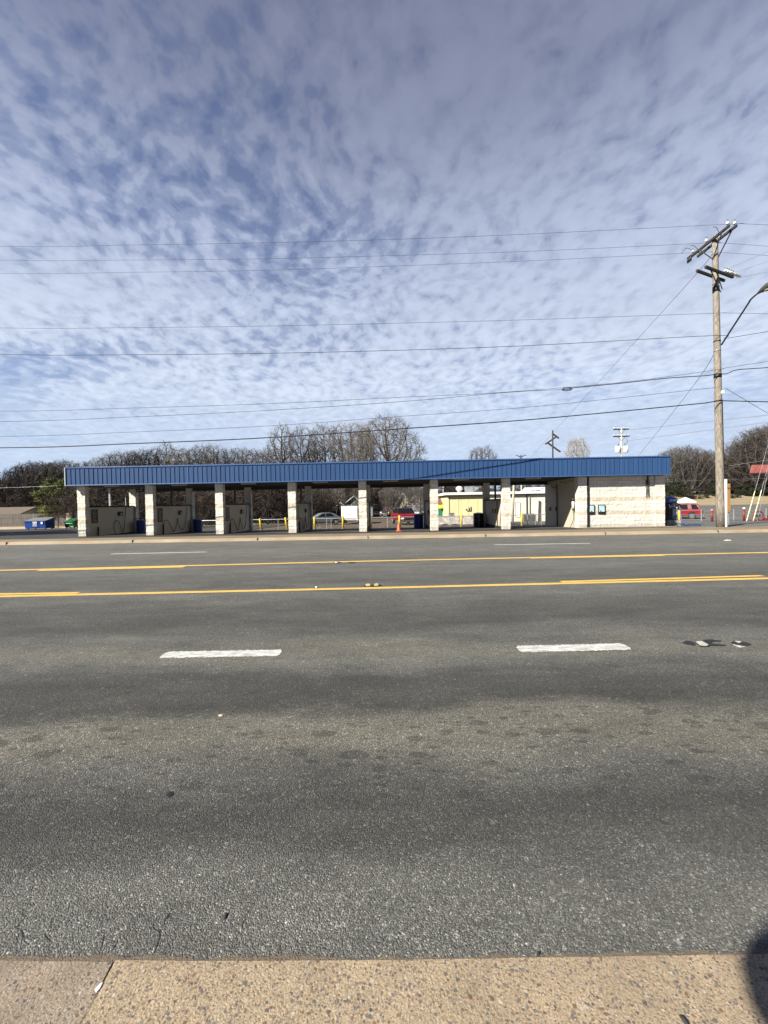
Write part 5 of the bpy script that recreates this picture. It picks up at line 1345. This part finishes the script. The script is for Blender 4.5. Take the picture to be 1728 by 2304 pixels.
# dark open carport with roof and posts behind the silver car
a = at(712, 1152, 62); b = at(772, 1152, 62); zb = gz(-8, 62)
e = empty('carport', ((a.x+b.x)/2, 62, zb), 0, 'dark low carport roof on posts behind the silver car', 'carport'); w_ = (b.x-a.x)/2
zl = at(712, 1156, 62).z-zb; zr = at(772, 1147, 62).z-zb
M4 = MB(); M4.v = [(-w_,0,zl),(w_,0,zr),(w_,5,zr+.5),(-w_,5,zl+.5),(-w_,0,zl+.14),(w_,0,zr+.14),(w_,5,zr+.64),(-w_,5,zl+.64)]; M4.f = [(0,3,2,1),(4,5,6,7),(0,1,5,4),(1,2,6,5),(2,3,7,6),(3,0,4,7)]
M4.build('roof', M['shingle'], e)
for i in range(5):
    x = -w_+.1+i*(2*w_-.2)/4; MB().box(x-.05, x+.05, .1, .2, 0, zl+(zr-zl)*(x+w_)/(2*w_)-.01).build('post', M['white_metal'], e)
MB().box(-w_, w_, 4.8, 4.95, 0, zl+.3).build('back_wall', M['dark_cap'], e)

# ------------------------------------------------------------------ pale yellow building, shop, poles
BY = 46.0; zg = gz(10, BY)-.4
a = at(1007, 1130, BY); b = at(1262, 1130, BY)
e = empty('metal_building', (a.x, BY, zg), 0, 'long pale yellow flat-roofed metal building with white eave behind the bays', 'building')
W_ = b.x-a.x; hz_ = at(1007, 1116, BY).z-zg; hr_ = at(1007, 1110, BY).z-zg
xs_ = at(1098, 1130, BY).x-a.x
MB().box(0, xs_, 0, 12, 0, hz_).build('wall', M['shop_wall'], e); MB().box(xs_+.002, W_, -.06, 12, 0, hz_).build('wall', M['shop_white'], e)
rf = MB().box(-.35, W_+.3, -.45, 12.3, hz_+.10, hr_+.08).build('roof', M['white_metal'], e); MB().box(-.2, W_+.1, -.30, 12.1, hz_+.001, hz_+.099).build('painted_eave_shadow', M['dark_cap'], e)  # near-black box paints the shadow under the eave
for px in (1011, 1031, 1052, 1074):
    x = at(px, 1140, BY).x-a.x; MB().box(x-.03, x+.03, -.03, -.001, 0, hz_-.01).build('seam', M['shop_wall'] if px != 1011 else M['dark_cap'], e)
mb = MB(); 
for (px, py, w_, h_) in ((1049, 1146, .10, .16), (1055, 1145, .03, .4), (1059, 1144, .03, .5)): 
    q = at(px, py, BY); mb.box(q.x-a.x-w_/2, q.x-a.x+w_/2, -.10, -.01, q.z-zg-h_/2, q.z-zg+h_/2)
q = at(1055, 1149.5, BY); mb.tube([(q.x-a.x-.25, -.06, q.z-zg), (q.x-a.x+.28, -.06, q.z-zg)], .03, 6)
mb.build('meter_pipes', M['rust'], e)
def on(px, py): q = at(px, py, BY); return q.x-a.x, q.z-zg
x0, z1_ = on(1159, 1131); x1, z0_ = on(1171, 1163)
dr = MB().box(x0, x1, -.10, -.061, z0_, z1_).build('door', M['grey_metal'], e); MB().box(x0+.06, x1-.06, -.12, -.101, z0_, z1_-.07).build('door_leaf', M['white'], dr)
x, _ = on(1184.5, 1140); MB().tube([(x, -.12, .3), (x, -.12, hz_)], .06, 8).build('downpipe', M['black_metal'], e)
x, _ = on(1191, 1140); MB().tube([(x, -.12, .5), (x, -.12, hz_)], .06, 8).build('downpipe', M['steel'], e)
x0, zz0 = on(1174, 1106.5); x1, zz1 = on(1181, 1097)
pr_ = [(x0, hr_+.09), (W_, hr_+.09), (W_, zz1), (x1, zz1)]
pn = MB().prism(pr_, -.2, .1).build('parapet', M['white'], e)
mb = MB(); 
for (px, py, w_) in ((1195, 1104, .18), (1200, 1104, .22), (1208, 1103.5, .38), (1213, 1103.5, .14)):
    x, z = on(px, py); mb.box(x-w_/2, x+w_/2, -.215, -.2005, z-.04, z+.04)
x, z = on(1217, 1099.5); mb.tube([(x-.16, -.21, z), (x-.05, -.21, z-.07), (x+.12, -.21, z-.03), (x+.16, -.21, z+.07)], .03, 5)
mb.build('sign_marks', M['black_metal'], pn)
x, z = on(1041, 1108); tv = MB().cyl(x, 2, hr_+.08, hr_+.35, .28, 12); tv.build('turbine_base', M['steel'], rf)
MB().tube([(x,2,hr_+.351), (x,2,hr_+.5), (x,2,hr_+.75), (x,2,hr_+.92)], [.25, .42, .42, .15], 14).build('turbine_vent', M['white_metal'], rf, True)
x, z = on(1062, 1105); ac = MB().box(x-.4, x+.55, 1.6, 2.6, hr_+.081, hr_+.85).build('rooftop_unit', M['steel'], rf, bevel=.03)
MB().prism([(x+.551, hr_+.1), (x+1.25, hr_+.6), (x+1.25, hr_+.75), (x+.551, hr_+.8)], 1.7, 2.5).build('duct', M['steel'], ac)
for k, (px, l) in enumerate(((1184, 'larger left grey condenser unit by the white wall behind the right bay'), (1198, 'smaller right grey condenser unit by the white wall behind the right bay'))):
    p = at(px, 1176, 41); p.z = gz(p.x, 41); o = empty('condenser_unit', p, 0, l, 'condenser', 'condenser units')
    w_ = .42 if k == 0 else .30; MB().box(-w_, w_, -.35, .35, .06, .88).build('cabinet', M['grey_metal'], o, bevel=.03); MB().box(-w_-.05, w_+.05, -.42, .42, 0, .059).build('pad', M['walk'], o)
    mb = MB()
    for q in range(9): mb.box(-w_+.05, w_-.05, -.362, -.351, .14+q*.08, .17+q*.08)
    mb.build('grille', M['black_metal'], o); MB().cyl(0, 0, .881, .93, w_*.75, 16).build('fan_guard', M['black_metal'], o)
p = at(1016, 1163, 42); p.z = gz(p.x, 42)
e = empty('utility_cabinet', p, 0, 'small green-grey utility cabinet in front of the pale yellow building', 'cabinet')
MB().box(-.28, .28, -.2, .2, 0, .62+.5).build('cabinet', M['grey_metal'], e, bevel=.03); MB().box(-.30, .30, -.23, .23, 1.121, 1.16).build('lid', M['grey_metal'], e, bevel=.01)
# stony bank
bk = MB(); rb = random.Random(6); a0 = at(980, 1175, 39.5).x; a1 = at(1100, 1175, 39.5).x
def bankz(x, y):
    t = (y-38.6)/3.2; return gz(x, y)+.02+.78*max(0, math.sin(min(1, max(0, t))*math.pi/2))*(1 if x < a1-1 else max(0, (a1-x)))+.14*mnoise.noise((x*1.7, y*1.7, 2))+.05*mnoise.noise((x*6, y*6, 2))
bg_ = grid([a0+(a1-a0)*i/40 for i in range(41)], [38.6+.22*i for i in range(18)], bankz)
tag(bg_.build('stony_bank', M['stone']), kind='structure')
SY = 50.0; a = at(984, 1140, SY); b = at(1007.5, 1140, SY); zg = gz(7, SY)-.2
e = empty('shop', (a.x, SY, zg), 0, 'little brown-roofed shop with yellow awning and green door', 'shop'); W_ = b.x-a.x; he = at(990, 1134, SY).z-zg; hr_ = at(990, 1116, SY).z-zg
MB().box(0, W_, 0, 5, 0, he).build('wall', M['house_cream'], e)
MB().prism([(-.3, he), (5.3, he), (5.3, he+.1), (2.5, hr_), (-.3, he+.1)], -.2, W_+.2, M=Matrix(((0,1,0,0),(1,0,0,0),(0,0,1,0),(0,0,0,1)))).build('roof', bpy.data.materials['rusty_roof'], e)
MB().prism([(-.9, he-.55), (-.001, he-.25), (-.001, he-.02), (-.9, he-.40)], .05, W_-.05, M=Matrix(((0,1,0,0),(1,0,0,0),(0,0,1,0),(0,0,0,1)))).build('awning', M['awning'], e)
MB().box(.1, W_*.48, -.06, -.001, 0, he-.5).build('door', M['green_door'], e); MB().box(W_*.52, W_-.1, -.03, -.001, 0, he-.5).build('opening', M['black_metal'], e)
def simple_pole(px, ytop, ybase, Y, r, label, m, tilt=0, name='utility_pole'):
    b = at(px-tilt, ybase, Y); b.z = gz(b.x, Y)-.1; t = at(px, ytop, Y)
    e = empty(name, b, 0, label, 'utility pole', 'distant utility poles'); MB().tube([(0,0,0), t-b], [r, r*.75], 10).build('pole', m, e, True); return e, t-b
pale_pole = mat('pale_pole_wood', (.45,.41,.34), .9, var=.3, scale=4, stretch=(6,6,.6))  # pale wood colour for distant poles
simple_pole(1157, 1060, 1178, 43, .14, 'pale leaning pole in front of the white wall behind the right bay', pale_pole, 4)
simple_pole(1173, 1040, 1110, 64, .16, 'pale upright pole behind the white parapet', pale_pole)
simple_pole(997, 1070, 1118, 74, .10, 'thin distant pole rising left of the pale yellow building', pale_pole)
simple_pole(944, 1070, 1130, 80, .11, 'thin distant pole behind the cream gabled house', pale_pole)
# transformer pole
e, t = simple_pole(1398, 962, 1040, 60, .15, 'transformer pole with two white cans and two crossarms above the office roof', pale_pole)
for dz, w_ in ((-.25, 1.2), (-1.35, 1.25)):
    am = MB().box(t.x-w_, t.x+w_, -.06, .06, t.z+dz-.07, t.z+dz+.07, Matrix.Rotation(R(0), 4, 'Z')).build('crossarm', M['dark_wood'], e)
    am2 = MB().box(t.x-w_*.9, t.x+w_*.9, .16, .28, t.z+dz-.07, t.z+dz+.07).build('crossarm', M['dark_wood'], e)
    mb = MB(); mb2 = MB()
    for k in (-1.05, -.5, .4, 1.0): insul(mb, mb2, (t.x+k*w_*.9, 0, t.z+dz+.07), .22, .08)
    mb.build('insulator', M['porcelain'], am, True); mb2.build('insulator_pin', M['black_metal'], am)
    MB().tube([(t.x-w_*.5, 0, t.z+dz-.05), (t.x, -.1, t.z+dz-.75)], .03, 5).build('arm_brace', M['dark_wood'], e); MB().tube([(t.x+w_*.5, 0, t.z+dz-.05), (t.x, -.1, t.z+dz-.75)], .03, 5).build('arm_brace', M['dark_wood'], e)
for sx_ in (-1, 1):
    cn = MB().tube([(t.x+sx_*.62, -.05, t.z-3.9), (t.x+sx_*.62, -.05, t.z-3.85), (t.x+sx_*.62, -.05, t.z-2.95), (t.x+sx_*.62, -.05, t.z-2.88)], [.28, .36, .36, .25], 16).build('transformer', M['white_metal'], e, True)
    MB().tube([(t.x+sx_*.55, -.05, t.z-2.87), (t.x+sx_*.5, -.05, t.z-2.5)], .05, 8).build('bushing', M['black_metal'], cn)
    MB().box(min(t.x, t.x+sx_*.3), max(t.x, t.x+sx_*.3), -.08, -.02, t.z-3.4, t.z-3.3).build('bracket', M['steel'], e)
MB().tube(smooth([(t.x+.6, -.05, t.z-2.5), (t.x+.9, -.05, t.z-2.3), (t.x+.8, 0, t.z-1.7)]), .03, 5).build('lead_wire', M['cable'], e)
# zigzag transmission pole
e, t = simple_pole(1243.5, 968, 1040, 90, .20, 'dark transmission pole with zigzag arms above the roof', M['dark_wood'])
def P9(px, py): q = at(px, py, 90); return q-e.location
for a, b in (((1244, 976), (1257.5, 986.5)), ((1227, 999.5), (1250, 984)), ((1233, 997), (1261, 1017))):
    beam(P9(*a), P9(*b), .22, .34, 'arm', M['dark_wood'], e)
for a in ((1255.5, 987), (1228, 1000.5), (1259.5, 1017.5)):
    q = P9(*a); MB().tube([q, q-Vector((0, 0, 1.1))], .07, 6).build('insulator_string', M['steel'], e)
e, t = simple_pole(1172, 1024, 1060, 85, .15, 'pole with one short crossarm just peeping over the roof', M['dark_wood'])
MB().tube([t+Vector((-1.1, 0, .0)), t+Vector((-.4, 0, -.25)), t+Vector((.4, 0, -.25)), t+Vector((1.1, 0, 0))], .08, 6).build('crossarm', M['dark_wood'], e)
MB().tube([t+Vector((-.55, 0, -.2)), t+Vector((0, 0, -.8)), t+Vector((.55, 0, -.2))], .05, 5).build('arm_brace', M['dark_wood'], e)

# ------------------------------------------------------------------ vehicles
def vehicle(name, loc, heading, label, cat, L, W, body, cabin, wheels, wr, paint_, roofm=None, wins=(), front=True, hz=(.62, .75), rear=True, rack=False, winm=None, group=None):
    # local x forward; body / cabin side profiles in (x,z)
    e = empty(name, loc, heading, label, cat, group)
    b = MB().prism(body, -W/2, W/2).build('body', paint_, e, bevel=.06, seg=3)
    if cabin:
        cb_ = MB(); n = len(cabin); k = W/2
        zmin = min(z for x, z in cabin); zmax = max(z for x, z in cabin)
        def ww(z): return k*(1-.02-.16*(z-zmin)/(zmax-zmin))
        cb_.v = [(x, -ww(z), z) for x, z in cabin]+[(x, ww(z), z) for x, z in cabin]
        cb_.f = [tuple(range(n)), tuple(reversed(range(n, 2*n)))]+[((i+1) % n, i, n+i, n+(i+1) % n) for i in range(n)]
        cb_.build('cabin', roofm or paint_, e, bevel=.05, seg=2)
        def wpoly(poly):
            for s in (-1, 1):
                mb = MB(); pts = [(x, s*(ww(z)+.012), z) for x, z in poly]; inn = [(x, s*(ww(z)-.02), z) for x, z in poly]
                mb.v = pts+inn; m_ = len(pts); f0 = tuple(range(m_)); mb.f = [f0 if s < 0 else tuple(reversed(f0))]+[(i, (i+1) % m_, m_+(i+1) % m_, m_+i) for i in range(m_)]
                mb.build('window', winm or M['glass'], e)
        for p_ in wins: wpoly(p_)
    for x in wheels:
        for s in (-1, 1):
            t = MB().tube([(x, s*(W/2-.21), wr), (x, s*(W/2+.015), wr)], wr, 22).build('tyre', M['rubber'], e, bevel=.02)
            MB().tube([(x, s*(W/2+.016), wr), (x, s*(W/2+.03), wr)], [wr*.66, wr*.6], 16).build('rim', M['chrome'] if paint_ is not M['white_body'] else M['steel'], t)
            sp = MB()
            for q in range(5):
                a = q*1.2566; sp.tube([(x, s*(W/2+.032), wr), (x+math.cos(a)*wr*.55, s*(W/2+.032), wr+math.sin(a)*wr*.55)], .035, 4)
            sp.build('spokes', M['grey_metal'], t)
    xf = max(x for x, z in body); xr = min(x for x, z in body)
    MB().box(xf-.04, xf+.07, -W/2+.05, W/2-.05, hz[0]-.28, hz[0]-.08).build('bumper', M['chrome'] if 'pickup' in name else M['grey_metal'], e, bevel=.03)
    MB().box(xr-.07, xr+.04, -W/2+.05, W/2-.05, hz[0]-.28, hz[0]-.08).build('bumper', M['grey_metal'], e, bevel=.03)
    MB().box(xf-.03, xf+.025, -W/2+.42, W/2-.42, hz[0]-.02, hz[1]+.06).build('grille', M['black_metal'], e, bevel=.01)
    for s in (-1, 1):
        MB().box(xf-.06, xf+.03, s*(W/2-.23)-.16, s*(W/2-.23)+.16, hz[0], hz[1]+.03).build('headlight', M['white'], e, bevel=.02)
        MB().box(xr-.03, xr+.06, s*(W/2-.14)-.1, s*(W/2-.14)+.1, hz[0]+.1, hz[1]+.22).build('taillight', M['red_body'], e, bevel=.02)
    return e
def roadpt(px, py, Y): p = at(px, py, Y); p.z = gz(p.x, Y)+.012; return p
# red sport utility car on the right lot (heading away to the left, tail towards us)
suv_body = [(-2.35,.42),(-1.95,.42),(-1.85,.62),(-1.5,.80),(-1.15,.62),(-1.05,.36),(1.05,.36),(1.15,.62),(1.5,.80),(1.85,.62),(1.95,.42),(2.3,.45),(2.38,.72),(2.2,.98),(.95,1.06),(-2.32,1.08),(-2.42,.8)]
suv_cab = [(-2.30,1.07),(1.0,1.05),(.25,1.62),(-.3,1.70),(-1.85,1.70),(-2.08,1.62)]
vehicle('red_car', roadpt(1519, 1167, 44), R(142), 'red car with dark red roof parked on the right lot by the vacuum', 'car', 4.7, 1.86, suv_body, suv_cab, (-1.5, 1.5), .37, M['red_body'], M['dark_red'],
        [[(-.42,1.12),(.80,1.10),(.18,1.57),(-.38,1.62)], [(-1.15,1.12),(-.52,1.12),(-.48,1.62),(-1.1,1.63)], [(-2.12,1.13),(-1.5,1.12),(-1.4,1.63),(-1.82,1.62)]])
pk_body = [(-2.75,.55),(-2.0,.55),(-1.9,.80),(-1.55,.95),(-1.2,.80),(-1.1,.5),(1.15,.5),(1.25,.80),(1.6,.95),(1.95,.80),(2.05,.55),(2.55,.55),(2.6,.85),(2.5,1.12),(1.1,1.2),(-2.75,1.2)]
pk_cab = [(-.75,1.19),(1.25,1.18),(.65,1.75),(.3,1.82),(-.55,1.82),(-.68,1.7)]
vehicle('red_pickup', roadpt(909, 1179, 43), R(-80), 'old red pickup with dark grille facing the road behind the orange cone', 'pickup', 5.4, 1.95, pk_body, pk_cab, (-1.55, 1.6), .38, M['red_body'], M['black_body'], [[(-.5,1.25),(.95,1.24),(.55,1.7),(-.45,1.74)]])
fw_ = bpy.data.objects[[o.name for o in bpy.data.objects if o.name.startswith('red_pickup')][0]]
MB().box(1.2, 1.235, -.62, .62, 1.27, 1.30).build('wiper', M['black_metal'], fw_)
van_body = [(-2.7,.45),(-1.95,.45),(-1.9,.72),(-1.55,.86),(-1.2,.72),(-1.15,.4),(1.15,.4),(1.2,.72),(1.55,.86),(1.9,.72),(1.95,.45),(2.6,.45),(2.65,.85),(2.5,1.15),(1.85,1.28),(1.15,2.05),(.9,2.12),(-2.65,2.12),(-2.72,1.9)]
v = vehicle('white_van', roadpt(927, 1166, 66), R(180), 'white work van with ladder rack parked behind the red pickup', 'van', 5.4, 1.98, van_body, None, (-1.55, 1.55), .36, M['white_body'])
for s in (-1, 1):
    y_ = s*.995
    mb = MB(); pts = [(1.72, y_, 1.32), (.85, y_, 1.32), (.85, y_, 1.92), (1.2, y_, 1.92)]; mb.v = pts+[(x, y_-s*.03, z) for x, y, z in pts]; mb.f = [(0,1,2,3) if s > 0 else (3,2,1,0)]+[(i, (i+1) % 4, 4+(i+1) % 4, 4+i) for i in range(4)]; mb.build('window', M['glass'], v)
    MB().box(-2.4, -.6, min(y_, y_+s*.012), max(y_, y_+s*.012), .95, 1.95).build('side_panel', M['silver_body'], v)
    MB().box(-.55, -.35, min(y_, y_+s*.02), max(y_, y_+s*.02), 1.0, 1.25).build('fuel_door', M['black_metal'], v)
rk = MB()
rack = MB().box(-2.4, .8, -.85, -.80, 2.30, 2.35).box(-2.4, .8, .80, .85, 2.30, 2.35)
for i in range(5): rack.box(-2.35+i*.75, -2.28+i*.75, -.85, .85, 2.14, 2.36)
rack.build('ladder_rack', M['white_metal'], v)
car_body = [(-2.2,.38),(-1.75,.38),(-1.65,.58),(-1.35,.70),(-1.05,.58),(-.95,.32),(.95,.32),(1.05,.58),(1.35,.70),(1.65,.58),(1.75,.38),(2.15,.40),(2.22,.62),(2.0,.82),(1.0,.92),(-1.6,.95),(-2.2,.9)]
car_cab = [(-1.75,.94),(1.15,.92),(.4,1.36),(.0,1.42),(-.75,1.42),(-1.15,1.34)]
vehicle('silver_car', roadpt(727, 1173, 46), R(205), 'silver car glimpsed behind the rail fence left of the white trailer', 'car', 4.4, 1.75, car_body, car_cab, (-1.35, 1.35), .32, mat('grey_car_paint', (.17,.19,.20), .35, .2, var=.05), None, [[(-.05,.98),(.85,.97),(.35,1.3),(.0,1.36)], [(-1.2,.98),(-.15,.98),(-.12,1.36),(-.8,1.35)]])
vehicle('dark_car', roadpt(875, 1163, 72), R(250), 'dark car with pinkish windscreen glare left of the red pickup', 'car', 4.6, 1.86, suv_body, suv_cab, (-1.5, 1.5), .37, M['black_body'], mat('glare_pink_cabin', (.09,.035,.055), .4, var=.05), [[(-.42,1.12),(.80,1.10),(.18,1.57),(-.38,1.62)]])  # windscreen glare put into the cabin colour as dull pink
# enclosed trailer
p = roadpt(787, 1178, 47)
e = empty('cargo_trailer', p, R(-3), 'white enclosed cargo trailer with its rear doors facing the road', 'trailer')
bd = MB().box(-1.03, 1.03, 0, 4.2, .48, 2.15).build('body', M['white_body'], e, bevel=.05)
MB().box(-1.05, 1.05, -.02, 4.22, 2.151, 2.21).build('roof', M['steel'], e, bevel=.03)
for x0, x1 in ((-.95, -.01), (.01, .95)): MB().box(x0, x1, -.04, -.001, .62, 2.08).build('rear_door', M['white'], bd, bevel=.01)
MB().box(-.06, .06, -.07, -.041, 1.1, 1.2).build('latch', M['steel'], bd)
MB().box(-1.03, 1.03, -.10, .0, .36, .47).build('bumper', M['grey_metal'], e)
for s in (-1, 1):
    MB().box(s*.95-.08, s*.95+.08, -.06, -.002, .30, .60).build('taillight', M['white_metal'], e)
    for y_ in (1.9, 2.7):
        t = MB().tube([(s*.80, y_, .33), (s*1.02, y_, .33)], .33, 18).build('tyre', M['rubber'], e); MB().tube([(s*1.021, y_, .33), (s*1.035, y_, .33)], .2, 14).build('rim', M['white_metal'], t)
MB().tube([(-.6, 4.21, .45), (0, 5.4, .45), (.6, 4.21, .45)], .05, 6).build('tongue', M['grey_metal'], e)
# white tent
p = at(1542, 1129, 66); zg = gz(p.x, 66)
e = empty('tent', (p.x, 66, zg), 0, 'white pointed canopy tent beyond the red car', 'tent'); hh = at(1542, 1129, 66).z-zg; ht = at(1542, 1120.5, 66).z-zg; w_ = 1.05
tp = MB(); tp.v = [(-w_,-w_,hh),(w_,-w_,hh),(w_,w_,hh),(-w_,w_,hh),(0,0,ht+.15),(-w_,-w_,hh-.2),(w_,-w_,hh-.2),(w_,w_,hh-.2),(-w_,w_,hh-.2)]; tp.f = [(0,1,4),(1,2,4),(2,3,4),(3,0,4),(5,6,1,0),(6,7,2,1),(7,8,3,2),(8,5,0,3)]
tp.build('top', M['white'], e)
for sx_ in (-1, 1):
    for sy in (-1, 1): MB().cyl(sx_*(w_-.06), sy*(w_-.06), 0, hh-.21, .035, 8).build('leg', M['steel'], e)
# unseen plate behind the camera, added and shaped to cast the bottom-right shadow
e = empty('shadow_caster', (-2.285, -1.715, -.02), 0, 'unseen steel plate on a post, added to cast the bottom-right shadow', 'sign')
pl_ = MB(); z0, z1 = 2.25, 3.62; y0, y1 = -.42, .42; c = .12
pl_.v = []; pr2 = [(-.39, 2.96), (.29, 2.96), (.44, 2.99), (.51, 3.06), (.50, 3.16), (.43, 3.32), (.41, 3.7), (-.39, 3.7)]
k = len(pr2); pl_.v = [(-.004, y, z) for y, z in pr2]+[(.004, y, z) for y, z in pr2]; pl_.f = [tuple(reversed(range(k))), tuple(range(k, 2*k))]+[(i, (i+1) % k, k+(i+1) % k, k+i) for i in range(k)]
pl_.build('plate', M['steel'], e); MB().box(.005, .045, -.025, .025, 0, 3.55).build('post', M['steel'], e)
# remove top-level empties that carry no label
for o in list(bpy.data.objects):
    if o.type == 'EMPTY' and o.parent is None and 'label' not in o:
        for c_ in list(o.children): bpy.data.objects.remove(c_)
        bpy.data.objects.remove(o)
